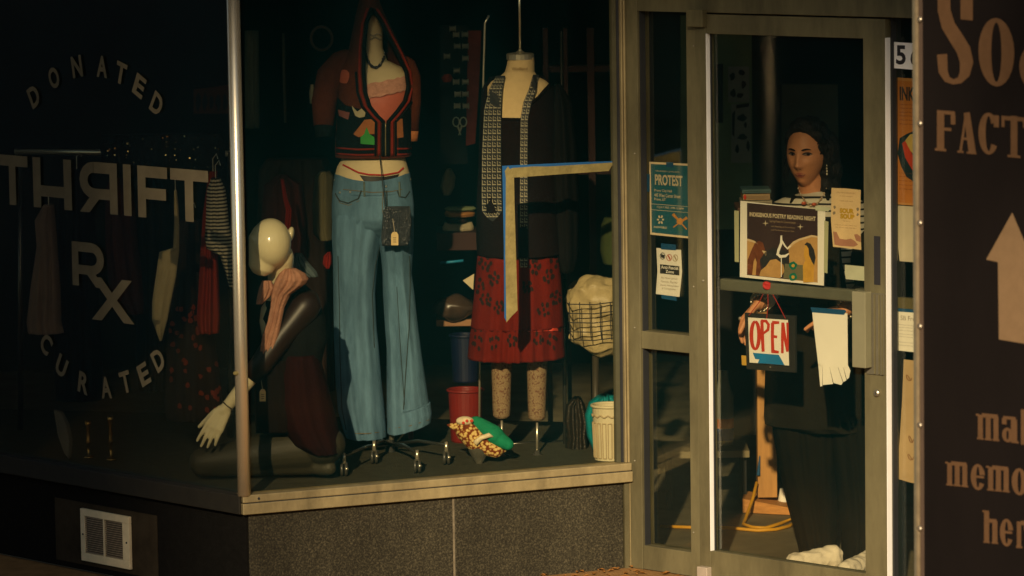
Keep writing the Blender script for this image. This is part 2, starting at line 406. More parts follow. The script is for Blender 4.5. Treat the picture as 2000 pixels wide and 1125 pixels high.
# ---- low stone wall with two panels
zst = FW.px(480, 968, .03)[1]; zsb = FW.px(480, 1006, .03)[1]; zmid = FW.px(480, 984, .03)[1]
jx = FW.px(886, 1000)[0]
t = thing('stone_base_wall', 'speckled dark stone base wall in two panels below the angled window', 'wall', FW.w(WLEN / 2, 0, -.12))
sub('stone_panel', FB(FW, .02, jx - .004, -.08, 0, -.12, zsb - .004), STONE, t, bevel=.003)
sub('stone_panel', FB(FW, jx + .004, WLEN - .025, -.08, 0, -.12, zsb - .004), STONE, t, bevel=.003)
sub('mortar_joint', FB(FW, jx - .0042, jx + .0042, -.06, -.0015, -.12, zsb - .004), M('pale_mortar', (.17, .135, .08), .9, 0, .5, 30), t)
sub('end_trim', FB(FW, WLEN - .022, WLEN - .002, -.06, .006, -.12, zsb - .006), ALUD, t)
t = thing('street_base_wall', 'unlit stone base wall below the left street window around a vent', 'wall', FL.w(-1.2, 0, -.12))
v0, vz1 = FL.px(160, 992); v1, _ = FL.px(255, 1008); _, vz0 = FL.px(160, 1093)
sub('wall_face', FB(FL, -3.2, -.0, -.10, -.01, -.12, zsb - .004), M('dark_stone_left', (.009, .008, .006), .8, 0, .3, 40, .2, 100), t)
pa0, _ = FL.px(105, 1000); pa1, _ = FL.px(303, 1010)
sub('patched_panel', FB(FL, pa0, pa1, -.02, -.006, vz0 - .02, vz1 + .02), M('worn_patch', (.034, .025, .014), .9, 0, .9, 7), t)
# ---- air vent
t = thing('air_vent', 'cream louvred air vent set in the dark wall below the left window', 'vent', FL.w((v0 + v1) / 2, 0, vz0))
VM = M('vent_enamel', (.78, .62, .35), .75, 0, .15, 20); b = .032
bm = bmesh.new(); fbox(bm, FL, v0, v1, -.004, .01, vz0, vz0 + b); fbox(bm, FL, v0, v1, -.004, .01, vz1 - b * .85, vz1)
fbox(bm, FL, v0, v0 + .026, -.004, .0101, vz0 + b, vz1 - b * .85); fbox(bm, FL, v1 - .042, v1, -.004, .0101, vz0 + b, vz1 - b * .85); sub('frame', bm, VM, t, bevel=.002)
vm = (v0 + .026 + v1 - .042) / 2
sub('divider', FB(FL, vm - .004, vm + .004, -.004, .008, vz0 + b, vz1 - b * .85), VM, t)
sub('backing', FB(FL, v0 + .02, v1 - .03, -.0095, -.0065, vz0 + .02, vz1 - .02), M('vent_dark', (.035, .012, .008), .9), t)
zz0, zz1 = vz0 + b, vz1 - b * .85; N = 17
for sgn in (0, 1):
    x0, x1 = ((v0 + .026, vm - .006), (vm + .006, v1 - .042))[sgn]
    for k in range(N):
        z = zz0 + (k + .5) * (zz1 - zz0) / N; bm = bmesh.new()
        hexa(bm, [FL.w(x0, .006, z - .0018), FL.w(x1, .006, z - .0018), FL.w(x1, -.004, z), FL.w(x0, -.004, z),
                  FL.w(x0, .006, z + .0008), FL.w(x1, .006, z + .0008), FL.w(x1, -.004, z + .001), FL.w(x0, -.004, z + .001)])
        sub('slat', bm, M('vent_slat', (.34, .25, .15), .6), t)
for px_, py_ in ((161, 1043), (246, 1060)):
    bm = bmesh.new(); a, z = FL.px(px_, py_, .01); ball(bm, FL.w(a + .004, .0105, z), .004, 8, 6); sub('screw', bm, DARKMETAL, t)

# ---- angled display window
TOP = 2.76
t = thing('angled_display_window', 'large display window set at an angle beside the door in a tan metal frame', 'window', FW.w(WLEN / 2, 0, zsb))
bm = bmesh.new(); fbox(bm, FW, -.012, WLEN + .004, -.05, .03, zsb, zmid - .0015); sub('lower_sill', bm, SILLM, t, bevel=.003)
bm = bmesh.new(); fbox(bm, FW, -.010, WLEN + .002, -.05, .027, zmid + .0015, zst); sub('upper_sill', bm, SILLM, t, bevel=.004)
sub('sill_groove', FB(FW, 0, WLEN, -.04, .022, zmid - .0015, zmid + .0015), DARKMETAL, t)
m0 = FW.px(1203, 600)[0]; m1 = FW.px(1211, 600)[0]; m2 = FW.px(1216, 600)[0]
sub('glazing_bead', FB(FW, m0, m1, -.03, -.008, zst + .001, TOP), M('greenish_bead', (.075, .068, .035), .8), t)
sub('gasket', FB(FW, m1, m2, -.03, -.004, zst + .001, TOP), DARKMETAL, t)
e = WLEN
for k, (q0, q1, oo) in enumerate(((m2, m2 + .006, .012), (m2 + .009, m2 + .016, .016), (m2 + .019, e - .001, .012))):
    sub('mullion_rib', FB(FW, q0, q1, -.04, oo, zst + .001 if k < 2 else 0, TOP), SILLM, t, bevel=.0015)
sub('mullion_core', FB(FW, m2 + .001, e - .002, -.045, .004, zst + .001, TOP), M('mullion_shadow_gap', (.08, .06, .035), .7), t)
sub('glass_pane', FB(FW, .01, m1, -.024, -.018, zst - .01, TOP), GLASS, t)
# ---- street window on the left
t2 = thing('street_display_window', 'dark street window on the left carrying shop lettering', 'window', FL.w(-1.3, 0, zsb))
SILLD = M('shade_toned_sill', (.022, .018, .01), .6, .2, .3, 20)  # same sill far darker on this side, shade put into its colour
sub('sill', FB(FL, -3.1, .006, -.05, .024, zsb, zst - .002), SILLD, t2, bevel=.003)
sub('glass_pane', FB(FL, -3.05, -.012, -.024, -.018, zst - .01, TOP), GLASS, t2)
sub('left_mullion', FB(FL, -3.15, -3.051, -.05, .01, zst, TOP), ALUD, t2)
# corner post
bm = bmesh.new(); pc = C1 + Vector((0.004, -.008, 0)); tube(bm, [pc + Vector((0, 0, zst - .003)), pc + Vector((0, 0, 1.0)), pc + Vector((0, 0, TOP))], .0245, 28)
bmesh.ops.recalc_face_normals(bm, faces=bm.faces)
t3 = thing('corner_post', 'bright rounded metal post at the corner between the two display windows', 'post', pc + Vector((0, 0, zst)))
sub('post_tube', bm, POSTM, t3, smooth=True)
q = FW.W(476, 728, .02); bm = bmesh.new(); ball(bm, Vector((pc.x - .018, pc.y - .02, q.z)), (.012, .006, .008), 8, 6); sub('torn_tape_bit', bm, BEIGETAPE, t3)
bm = bmesh.new(); a, z = FW.px(506, 974, .03); ball(bm, FW.w(a, .0275, z), .005, 8, 6); 
sub('screw', bm, DARKMETAL, t)

# ---- left sidelight beside the door
def X(x, y=600, o=0): return FD.px(x, y, o)[0]
a0, a1, a2, a3 = .004, X(1250), X(1345), X(1363)
t = thing('left_sidelight', 'narrow two pane side window between the display window and the door', 'window', FD.w((a0 + a2) / 2, 0, 0))
zr1 = FD.px(1265, 648)[1]; zr0 = FD.px(1265, 682)[1]; zt = FD.px(1265, 22)[1]; zb = FD.px(1265, 1062, -.04)[1]
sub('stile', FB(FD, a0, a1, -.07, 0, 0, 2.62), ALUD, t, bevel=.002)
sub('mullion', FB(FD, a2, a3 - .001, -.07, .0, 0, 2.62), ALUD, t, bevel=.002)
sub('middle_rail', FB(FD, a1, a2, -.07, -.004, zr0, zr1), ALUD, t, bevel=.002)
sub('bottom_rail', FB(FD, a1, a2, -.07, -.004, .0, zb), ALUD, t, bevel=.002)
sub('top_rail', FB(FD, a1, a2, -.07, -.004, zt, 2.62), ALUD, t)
for z0, z1 in ((zr1, zt), (zb, zr0)):
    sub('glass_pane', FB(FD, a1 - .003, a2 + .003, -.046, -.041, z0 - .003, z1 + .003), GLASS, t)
    bm = bmesh.new(); fbox(bm, FD, a1 + .001, a1 + .006, -.04, -.012, z0, z1); sub('gasket', bm, DARKMETAL, t)
# ---- door frame
dj0, dj1 = a3, X(1742); dtop = FD.px(1390, 28)[1]
t = thing('door_frame', 'dark bronze metal head and jambs around the glass door', 'door frame', FD.w((dj0 + dj1) / 2, 0, 0))
sub('head', FB(FD, a3, X(1800), -.07, .004, dtop + .006, 2.62), ALUD, t, bevel=.002)
sub('threshold', FB(FD, a3, dj1, -.09, .03, -.02, .012), ALUD, t)
a5 = X(1362); sub('pivot_block', FB(FD, X(1357), X(1387), .0045, .03, FD.px(1370, 52)[1], FD.px(1370, 18)[1]), ALU, t, bevel=.002)
sub('floor_pivot', FB(FD, X(1366), X(1386), .001, .03, -.02, FD.px(1370, 1104)[1]), M('pale_pivot', (.45, .36, .25), .5, .3), t, bevel=.003)
# ---- the door
dg0, dg1 = X(1386, 600), X(1690)
gz1 = FD.px(1395, 66)[1]; gz0 = FD.px(1395, 1076, 0)[1]
door = thing('glass_shop_door', 'tall glass shop door in a bronze metal frame hung with notices and a sign', 'door', FD.w((dg0 + dg1) / 2, 0, 0))
dR = X(1733)
sub('hinge_stile', FB(FD, X(1364), dg0 - .001, -.04, .006, .014, dtop), ALUD, door, bevel=.0015)
sub('latch_stile', FB(FD, dg1, dR, -.04, .006, .014, dtop), ALUD, door, bevel=.0015)
sub('top_rail', FB(FD, dg0, dg1, -.04, .005, gz1, dtop), ALUD, door, bevel=.0015)
sub('bottom_rail', FB(FD, dg0, dg1, -.04, .005, .014, gz0), ALUD, door, bevel=.0015)
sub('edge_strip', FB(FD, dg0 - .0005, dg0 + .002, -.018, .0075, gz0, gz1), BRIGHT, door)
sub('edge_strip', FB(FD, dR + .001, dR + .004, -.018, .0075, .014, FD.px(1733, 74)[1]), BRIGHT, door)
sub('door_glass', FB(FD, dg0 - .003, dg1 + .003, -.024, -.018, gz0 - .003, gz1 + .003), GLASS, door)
sub('rubber_seal', FB(FD, dg0 + .0025, dg0 + .008, -.017, -.012, gz0, gz1), DARKMETAL, door)
zb1 = FD.px(1400, 543, -.05)[1]; zb0 = FD.px(1400, 566, -.05)[1]
bar = sub('push_bar', FB(FD, dg0 + .01, dg1 - .002, -.075, -.045, zb0, zb1), M('push_bar_metal', (.16, .16, .115), .5, .3), door, bevel=.006)
sub('push_bar_bracket', FB(FD, X(1655), dg1, -.085, -.04, FD.px(1660, 625)[1], FD.px(1660, 566)[1]), M('bracket_metal', (.13, .125, .09), .5, .3), door, bevel=.004)
zh1 = FD.px(1680, 570, .05)[1]; zh0 = FD.px(1680, 718, .05)[1]
h0, h1 = FD.px(1664, 640, .055)[0], FD.px(1690, 640, .055)[0]
sub('pull_handle', FB(FD, h0, h1, .018, .055, zh0, zh1), M('handle_metal', (.30, .265, .14), .4, .35, .08), door, bevel=.002)
bm = bmesh.new(); zp1 = FD.px(1712, 572)[1]; zp0 = FD.px(1712, 731)[1]
fbox(bm, FD, X(1696), X(1730), .0065, .012, zp0, zp1); sub('pull_plate', bm, M('plate_metal', (.15, .13, .08), .5, .3), door, bevel=.001)
for xx in (1712, 1721, 1727):
    sub('plate_rib', FB(FD, X(xx), X(xx) + .005, .012, .017, zp0 + .003, zp1 - .003), ALUD, door)
zl = FD.px(1716, 767)
c = FD.w(zl[0], .0062, zl[1]); bm = bmesh.new(); tube(bm, [c, c + FD.n * .008, c + FD.n * .012], [.013, .013, .008], 18); lk = sub('lock_cylinder', bm, M('worn_steel', (.38, .33, .23), .35, .8), door, smooth=False)
sub('keyhole', FB(FD, zl[0] - .0015, zl[0] + .0015, .0182, .019, zl[1] - .005, zl[1] + .005), INK, lk)
lb = sub('black_label', FB(FD, X(1710), X(1722), .0065, .0075, FD.px(1716, 556)[1], FD.px(1716, 461)[1]), INK, door)
for px_, py_ in ((1376, 548),):
    a, z = FD.px(px_, py_); bm = bmesh.new(); ball(bm, FD.w(a, .0065, z), .005, 8, 6); sub('screw', bm, M('dull_screw', (.3, .26, .16), .5, .5), door)
# ---- right sidelight
t = thing('right_sidelight', 'narrow side window between the door and the brown sign holding papers', 'window', FD.w((dR + 2.0) / 2, 0, 0))
sub('stile', FB(FD, dR + .006, dR + .012, -.07, -.019, 0, 2.62), DARKMETAL, t)
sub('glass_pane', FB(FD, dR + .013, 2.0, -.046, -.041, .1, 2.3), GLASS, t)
sub('bottom_rail', FB(FD, dR + .013, 2.0, -.07, -.02, 0, .1), ALUD, t)
sub('top_rail', FB(FD, dR + .013, 2.0, -.07, -.02, 2.3, 2.62), ALUD, t)
sub('middle_rail', FB(FD, dR + .013, 2.0, -.07, -.047, FD.px(1760, 606)[1], FD.px(1760, 585)[1]), ALUD, t)
bm = bmesh.new(); e1 = FD.w(2.0, 0, 0); fbox(bm, FD, 2.001, 4.5, -.2, 0, -.1, 4.5)
solo('return_wall', bm, WALLD, 'dark wall beyond the right side window hidden by the sign', 'wall')
# ---- unseen tree added as a shade caster; crown follows the wanted shade edge
TY = -32.0
def shade_pt(x, y, fr, ty=TY):
    p = fr.W(x, y); k = (ty - p.y) / SUN.y; q = p + SUN * k; return (q.x, q.z)
edge = [shade_pt(*e) for e in ((-200, 420, FL), (120, 380, FL), (300, 330, FL), (450, 300, FL),
        (700, 330, FW), (850, 300, FW), (1000, 230, FW), (1200, 430, FW), (1500, 490, FD), (1740, 590, FD))]
sx = FS.W(1990, 560); k = (TY - sx.y) / SUN.y; q = sx + SUN * k; edge.append((q.x, q.z)); edge.append((q.x + 2, q.z - .6))
xl, xr, zt_ = edge[0][0], edge[-1][0], max(e[1] for e in edge) + 4.0
region = edge + [(xr, zt_), (xl, zt_)]
def edist(x, z):
    best = 9
    for (ax, az), (bx, bz) in zip(edge, edge[1:]):
        dx, dz = bx - ax, bz - az; t = max(0, min(1, ((x - ax) * dx + (z - az) * dz) / (dx * dx + dz * dz)))
        best = min(best, math.hypot(x - ax - dx * t, z - az - dz * t))
    return best
zb_ = min(e[1] for e in region); bm = bmesh.new(); rt = random.Random(3)
area = (xr - xl) * (zt_ - zb_); nl = int(area * 430)
for i in range(nl):
    x, z = rt.uniform(xl, xr), rt.uniform(zb_, zt_)
    if not inside(x, z, region): continue
    if rt.random() > min(1, -math.log(max(.05, 1 - edist(x, z) / 1.0)) / 3): continue
    c = Vector((x, TY, z)) + SUN * rt.uniform(-3, 3); a = Vector((rt.gauss(0, 1), rt.gauss(0, 1), rt.gauss(0, 1))).normalized(); b_ = a.orthogonal().normalized(); s_ = rt.uniform(.10, .17); a2_ = a.cross(b_)
    bm.faces.new([bm.verts.new(c + v) for v in (b_ * s_, a2_ * s_ * .7, -b_ * s_, -a2_ * s_ * .7)])
print('leaves', len(bm.faces), 'area', area, xl, xr, zb_, zt_)
tc_ = Vector((xl - 1.0, TY, -.13)); t = thing('shade_tree', 'leafy tree added unseen behind the viewer to shade the upper shop front', 'tree', tc_)
sub('crown', bm, M('leaf_green', (.05, .08, .03), .8), t)
bm = bmesh.new(); tube(bm, [tc_, tc_ + Vector((.1, 0, 8)), tc_ + Vector((-.3, 0, zt_ - 5)), tc_ + Vector((.6, 0, zt_ - 1))], [.5, .38, .25, .08], 12)
tube(bm, [tc_ + Vector((-.2, 0, zt_ - 7)), tc_ + Vector((2, 1, zt_ - 4)), Vector((xr - 2, TY, zt_ - 1.5))], [.2, .13, .05], 8)
sub('trunk', bm, M('bark', (.12, .09, .06), .9), t)
# unseen tower added across the street so its corner shades the left windows
ex, _z = shade_pt(465, 600, FL, -95.0)
t = thing('shade_tower', 'tall plain tower added unseen behind the viewer to shade the left windows', 'building', (ex - 15, -105, -.13))
bm = bmesh.new(); hd = Vector((SUN.x, SUN.y, 0)).normalized() * 20; slab(bm, [(ex - 90, -95, -.13), (ex, -95, -.13), (ex, -95, 78), (ex - 90, -95, 78)], hd); bmesh.ops.recalc_face_normals(bm, faces=bm.faces); sub('wall', bm, BRICKD, t)
for i in range(24):
    bm = bmesh.new(); wbox(bm, ex - 88, ex - 1, -94.98, -94.9, 1.2 + i * 3.2, 2.8 + i * 3.2); sub('window_band', bm, M('far_window', (.03, .035, .04), .2), t)
# neighbouring shop wall further along the street
bm = bmesh.new(); fbox(bm, FL, -16, -3.16, -.4, 0, -.1, 5); solo('neighbour_wall', bm, WALLD, 'dark wall continuing along the street left of the shop window', 'wall')

# fixing screws on the frames and fallen leaves on the pavement by the door
fr_t = [o for o in bpy.data.objects if o.name.startswith('left_sidelight')][0]
for x, y in ((1240, 900), (1240, 300), (1240, 640), (1355, 90), (1355, 1040), (1355, 560)):
    a, z = FD.px(x, y); bm = bmesh.new(); ball(bm, FD.w(a, .0005, z), .0038, 8, 6); sub('screw', bm, MATS['dull_screw'], fr_t)
rl = random.Random(12); bm = bmesh.new()
for i in range(70):
    p = onz(rl.uniform(1040, 1420), rl.uniform(1106, 1126), 0.006); a = rl.uniform(0, 6.28); s_ = rl.uniform(.006, .018)
    if (p - FW.p).dot(FW.n) < .01 or (p - FD.p).dot(FD.n) < .01: continue
    v = [p + Vector((math.cos(a + q) * s_ * k, math.sin(a + q) * s_ * k, h)) for q, k, h in ((0, 1.3, 0), (1.4, .6, .004), (3.14, 1.2, .001), (4.7, .6, .005))]; bm.faces.new([bm.verts.new(c) for c in v])
o = solo('fallen_leaves', bm, M('dry_leaf', (.30, .13, .03), .8, 0, .5, 40), 'dry brown leaves scattered on the pavement by the door frame', 'leaves'); o['kind'] = 'stuff'
# canopy and opposite building row, both added out of view to cut skylight
bm = bmesh.new(); wbox(bm, -9, 6.5, 12.6, 17, 4.61, 4.8); solo('sky_blocker_canopy', bm, WALLD, 'dark flat canopy added out of view above the shop front to cut skylight', 'canopy')
rt = random.Random(5); x = -75; nb_ = 0
while x < 70:
    w_ = rt.uniform(9, 16); h_ = rt.uniform(8.5, 11.5)
    t = thing('sky_blocker_building', '%s backlit building from the left in the added sky-blocking row across the street' % ('first', 'second', 'third', 'fourth', 'fifth', 'sixth', 'seventh', 'eighth', 'ninth', 'tenth', 'eleventh', 'twelfth', 'thirteenth', 'fourteenth', 'fifteenth', 'sixteenth')[nb_], 'building', (x + w_ / 2, -24, -.13), 'added buildings across the street')
    bm = bmesh.new(); wbox(bm, x, x + w_ - .05, -34, -24, -.13, h_); sub('wall', bm, BRICKD, t)
    for fl_ in range(3):
        for k in range(int(w_ / 3)):
            bm = bmesh.new(); wbox(bm, x + 1 + k * 3, x + 2.6 + k * 3, -23.98, -23.9, 1.2 + fl_ * 3.4, 3 + fl_ * 3.4); sub('window', bm, MATS['far_window'], t)
    x += w_; nb_ += 1
# ================================================================== lettering and notices
VINYL = M('cream_vinyl', (.185, .145, .078), .75, 0, .28, 9)
t = thing('window_lettering', 'cream vinyl shop lettering on the street window, fading into shade to the left', 'lettering', FL.w(-.8, -.017, .5))
LO = -.0165
_, zt1 = FL.px(370, 331, LO); _, zb1 = FL.px(370, 433, LO)
def spx(x, y=370): return FL.px(x, y, LO)[0]
def glyph(strokes, xl, xr, z1, z0):
    bm = bmesh.new(); A_, B_ = spx(xl), spx(xr)
    for i, st in enumerate(strokes):
        pts = [FL.w(A_ + (B_ - A_) * u, LO + .0002 * i, z0 + (z1 - z0) * v) for u, v in st]; sheet(bm, pts)
    sub('letter', bm, VINYL, t)
def arc_strip(cx, cy, rx, ry, tx, ty, a0, a1, n=8):
    out = []
    for k in range(n):
        p = [math.radians(a0 + (a1 - a0) * (k + j) / n) for j in (0, 1)]
        out.append([(cx + math.cos(p[0]) * rx, cy + math.sin(p[0]) * ry), (cx + math.cos(p[1]) * rx, cy + math.sin(p[1]) * ry),
                    (cx + math.cos(p[1]) * (rx - tx), cy + math.sin(p[1]) * (ry - ty)), (cx + math.cos(p[0]) * (rx - tx), cy + math.sin(p[0]) * (ry - ty))])
    return out
rc = lambda u0_, u1_, v0_, v1_: [(u0_, v0_), (u1_, v0_), (u1_, v1_), (u0_, v1_)]
G_T = [rc(0, 1, .78, 1), rc(.38, .60, 0, .78)]
G_H = [rc(0, .2, 0, 1), rc(.8, 1, 0, 1), rc(.2, .8, .23, .45)]
G_R = [rc(.0, .2, 0, 1), rc(.2, .62, .78, 1), rc(.2, .62, .27, .48)] + arc_strip(.62, .635, .38, .365, .22, .215, -90, 90) + [[(.48, .27), (.74, .29), (1, 0), (.74, 0)]]
mir = lambda g: [[(1 - u, v) for u, v in s] for s in g]
G_I = [rc(0, 1, 0, 1)]
G_F = [rc(0, .27, 0, 1), rc(.27, 1, .78, 1), rc(.27, .95, .36, .58)]
for g, a, b in ((G_T, -4, 55), (G_H, 65, 140), (mir(G_R), 156, 229), (G_I, 241, 256), (G_F, 269, 327), (G_T, 333, 407)):
    glyph(g, a, b, zt1, zb1)
glyph(G_R, 137, 200, FL.px(160, 474)[1], FL.px(160, 560)[1])
glyph([[(0, 0), (.24, 0), (1, 1), (.76, 1)], [(0.02, 1), (.26, 1), (.62, .52), (.50, .36)], [(.50, .36), (.62, .52), (1.04, 0), (.78, 0)]], 173, 253, FL.px(210, 545)[1], FL.px(210, 629)[1])
def arcword(word, cen, h, flip):
    C = [FL.px(x, y, LO) for x, y in cen]
    for i, ch in enumerate(word):
        a, b = C[max(i - 1, 0)], C[min(i + 1, len(C) - 1)]; tx, tz = b[0] - a[0], b[1] - a[1]; L = math.hypot(tx, tz); tx /= L; tz /= L
        ux, uz = -tz, tx; wd = h * (.78 if ch not in 'I' else .2); hh = h / 2; ww = wd / 2; s_, z_ = C[i]
        f = lambda u, v: FL.w(s_ + tx * u * ww + ux * v * hh, LO, z_ + tz * u * ww + uz * v * hh)
        bm = bmesh.new(); put_text(bm, ch, (f(-1, -1), f(1, -1), f(-1, 1)), .035); sub('letter', bm, VINYL, t)
arcword('DONATED', [(66, 188), (105, 152), (150, 130), (199, 130), (236, 143), (272, 168), (306, 203)], .083, 0)
arcword('CURATED', [(90, 672), (120, 715), (163, 748), (207, 757), (245, 746), (281, 731), (309, 703)], .083, 1)

# ---- painted sign board
SB = M('dark_brown_sign_paint', (.007, .0045, .0032), .9, 0, .35, 3, .1, 40, stretch=(1, 1, .4), spec=.12)
TAN = M('tan_sign_paint', (.105, .054, .024), .8, 0, .15, 30)
t = thing('painted_sign_board', 'dark brown painted sign board with tan lettering and an upward arrow', 'sign', FS.w(.8, 0, -.1))
sub('board', FB(FS, FS.px(1803, 600)[0], 1.75, -.04, 0, -.1, 3.4), SB, t)
EDG = M('sign_edge_metal', (.26, .19, .10), .5, .3, .3, 30)
e0, e1, e2, e3 = [FS.px(x, 600)[0] for x in (1786, 1791, 1796, 1804)]
sub('edge_strip', FB(FS, e0, e1, -.04, .006, -.1, 3.4), M('sign_edge_dull', (.15, .125, .075), .6, .2, .3, 30), t, bevel=.001)
sub('edge_strip', FB(FS, e1 + .001, e2 + .002, -.04, .009, -.1, 3.4), EDG, t, bevel=.002)
sub('edge_gap', FB(FS, e2 + .002, e3, -.04, .002, -.1, 3.4), M('sign_gap', (.08, .05, .03), .7), t)
for y in (38, 241, 435, 637, 830, 1032):
    a, z = FS.px(1799, y); c = FS.w(a, .003, z); bm = bmesh.new(); tube(bm, [c, c + FS.n * .006, c + FS.n * .009], [.009, .009, .005], 12); sub('screw', bm, M('screw_metal', (.30, .24, .16), .4, .7), t)
SO = .0015; _k = [0]
def SL(): _k[0] += 1; return SO + (_k[0] % 12) * .0002
def el_ring(bm, cx, cy, rx, ry, irx, iry, a0=0, a1=360, sl=.08):
    n = 24; o = SL()
    for k in range(n):
        p = [math.radians(a0 + (a1 - a0) * (k + j) / n) for j in (0, 1)]
        f = lambda r1, r2, t_: (cx + math.cos(t_) * r1, cy - math.sin(t_) * r2 + sl * math.cos(t_) * r1)
        poly(bm, FS, [f(rx, ry, p[0]), f(rx, ry, p[1]), f(irx, iry, p[1]), f(irx, iry, p[0])], o)
def letter(fn):
    bm = bmesh.new(); fn(bm); sub('letter', bm, TAN, t)
def rect(bm, x0, x1, y0, y1, sl=.08): poly(bm, FS, [(x0, y0), (x1, y0 + sl * (x1 - x0)), (x1, y1 + sl * (x1 - x0)), (x0, y1)], SL())
def L_S(bm):
    ribbon(bm, FS, [(1843, -40), (1844, 20), (1852, 50), (1868, 75), (1882, 98), (1888, 122), (1884, 145), (1874, 157), (1862, 160), (1850, 155), (1842, 140), (1840, 106)], [24, 25, 27, 28, 28, 26, 20, 13, 10, 13, 18, 20], SL())
    rect(bm, 1876, 1900, -40, 38)
def L_o(bm): el_ring(bm, 1946, 102, 35, 67, 10, 58)
def L_a(bm): el_ring(bm, 2016, 132, 25, 42, 8, 34, 60, 330); rect(bm, 2022, 2042, 40, 180)
for f in (L_S, L_o, L_a): letter(f)
def L_F(bm): rect(bm, 1830, 1844, 215, 293); rect(bm, 1844, 1865, 216, 223); rect(bm, 1857, 1866, 224, 243); rect(bm, 1844, 1858, 249, 255); rect(bm, 1826, 1848, 289, 294)
def L_A(bm):
    ribbon(bm, FS, [(1887, 220), (1876, 296)], [4, 5], SL()); ribbon(bm, FS, [(1888, 220), (1899, 298)], [12, 14], SL()); rect(bm, 1880, 1897, 268, 273); rect(bm, 1870, 1882, 294, 298); rect(bm, 1888, 1907, 296, 300)
def L_C(bm): el_ring(bm, 1931, 261, 20, 41, 6, 34, 35, 325); rect(bm, 1941, 1951, 225, 248)
def L_T(bm): rect(bm, 1956, 2004, 226, 234); rect(bm, 1974, 1987, 226, 306); rect(bm, 1956, 1962, 232, 248); rect(bm, 1998, 2004, 234, 250); rect(bm, 1968, 1993, 302, 307)
for f in (L_F, L_A, L_C, L_T): letter(f)
bm = bmesh.new(); poly(bm, FS, [(1977, 415), (2028, 536), (2005, 527), (2006, 672), (1951, 663), (1949, 512), (1926, 507)], SO); sub('arrow', bm, M('lit_arrow_tan', (.19, .115, .055), .8, 0, .12, 30), t)  # lighter copy of the letter tan; stronger light put into the arrow colour
def small(ch, xl, xr, yt, yb, sl=.10):
    bm = bmesh.new(); H_ = yb - yt; W_ = xr - xl
    def rr(u0_, u1_, v0_, v1_):
        q = lambda u, v: (xl + u * W_, yb - v * H_ + sl * u * W_); poly(bm, FS, [q(u0_, v0_), q(u1_, v0_), q(u1_, v1_), q(u0_, v1_)], SL())
    if ch in 'mh':
        st = (.0, .38, .76) if ch == 'm' else (.0, .62); sw = .24 if ch == 'm' else .38
        for i, u in enumerate(st): rr(u + .0, u + sw, 0, (1.32 if ch == 'h' and i == 0 else .93))
        for i in range(len(st) - 1): rr(st[i] + sw * .8, st[i + 1] + sw * .85, .84, 1.0)
        for u in st: rr(u - .05, u + sw + .05, 0, .07)
        rr(-.1, .05, .88, .96) if ch == 'm' else rr(-.12, .05, 1.24, 1.32)
    elif ch in 'eo':
        el_ring(bm, xl + W_ / 2, (yt + yb) / 2 + sl * W_ / 2, W_ / 2, H_ / 2, W_ * .12, H_ * .40, 0 if ch == 'o' else 12, 360 if ch == 'o' else 330, sl)
        if ch == 'e': rr(.35, .92, .47, .56)
    elif ch == 'a':
        rr(.58, .98, 0, .9); rr(.08, .9, .88, 1); rr(.0, .3, .68, .92); el_ring(bm, xl + W_ * .36, yb - H_ * .28 + sl * W_ * .3, W_ * .36, H_ * .28, W_ * .08, H_ * .18, 0, 360, sl); rr(.9, 1.08, 0, .08)
    elif ch == 'k':
        rr(0, .4, 0, 1.3); ribbon(bm, FS, [(xl + W_ * .3, (yt + yb) / 2), (xr, yt + 4)], 6, SL()); ribbon(bm, FS, [(xl + W_ * .4, (yt + yb) / 2), (xr + 3, yb)], 9, SL())
    elif ch == 'r':
        rr(0, .42, 0, .96); rr(.4, .95, .84, 1); rr(.7, 1.05, .66, .95); rr(-.08, .55, 0, .07)
    sub('letter', bm, TAN, t)
for a in (('m', 1910, 1950, 806, 858), ('a', 1957, 1987, 812, 863), ('k', 1994, 2024, 815, 868), ('m', 1850, 1889, 900, 948), ('e', 1896, 1924, 905, 956), ('m', 1930, 1970, 908, 958), ('o', 1976, 2006, 913, 966),
          ('h', 1922, 1948, 1012, 1060), ('e', 1953, 1979, 1012, 1066), ('r', 1986, 2006, 1016, 1070)): small(*a)

# ---- paper notices
def notice(name, label, cat, pts, o, mat=PAPER, group=None, th=.0005):
    bm = fslab(FD, pts, o, th); c = sum((FD.W(x, y, o) for x, y in pts), Vector()) / len(pts)
    t_ = thing(name, label, cat, c, group); sub('sheet', bm, mat, t_); return t_
def pp(t_, name, pts, o, mat, smooth=False):
    bm = bmesh.new(); poly(bm, FD, pts, o); sub(name, bm, mat, t_)
def tt(t_, lines, o, mat, name='lettering', weight=0.0):
    bm = bmesh.new()
    for s, xl, xr, yt, yb in lines: ftext(bm, FD, s, xl, xr, yt, yb, o, weight=weight)
    sub(name, bm, mat, t_)
def line(x0, y0, x1, y1, w_=1.2): return [(x0, y0 - w_ / 2), (x1, y1 - w_ / 2), (x1, y1 + w_ / 2), (x0, y0 + w_ / 2)]
TEAL = M('teal_print', (.012, .11, .15), .7, 0, .1)
CREAMINK = M('cream_ink', (.62, .52, .34), .8)
ORI = M('orange_ink', (.62, .26, .05), .8); GREENINK = M('green_ink', (.02, .14, .07), .8); REDINK = M('red_ink', (.45, .05, .02), .8)
O1 = -.048; u = .0004
t = notice('protest_poster', 'teal PROTEST poster with cream border taped inside the left side window', 'poster', [(1268, 316), (1348, 320), (1348, 466), (1270, 458)], O1, CREAM)
pp(t, 'print', [(1271, 320), (1348, 324), (1348, 462), (1273, 454)], O1 + u, TEAL)
tt(t, [('ORGANIZED COMMUNITY', 1280, 1327, 332, 335)], O1 + 2 * u, CREAMINK)
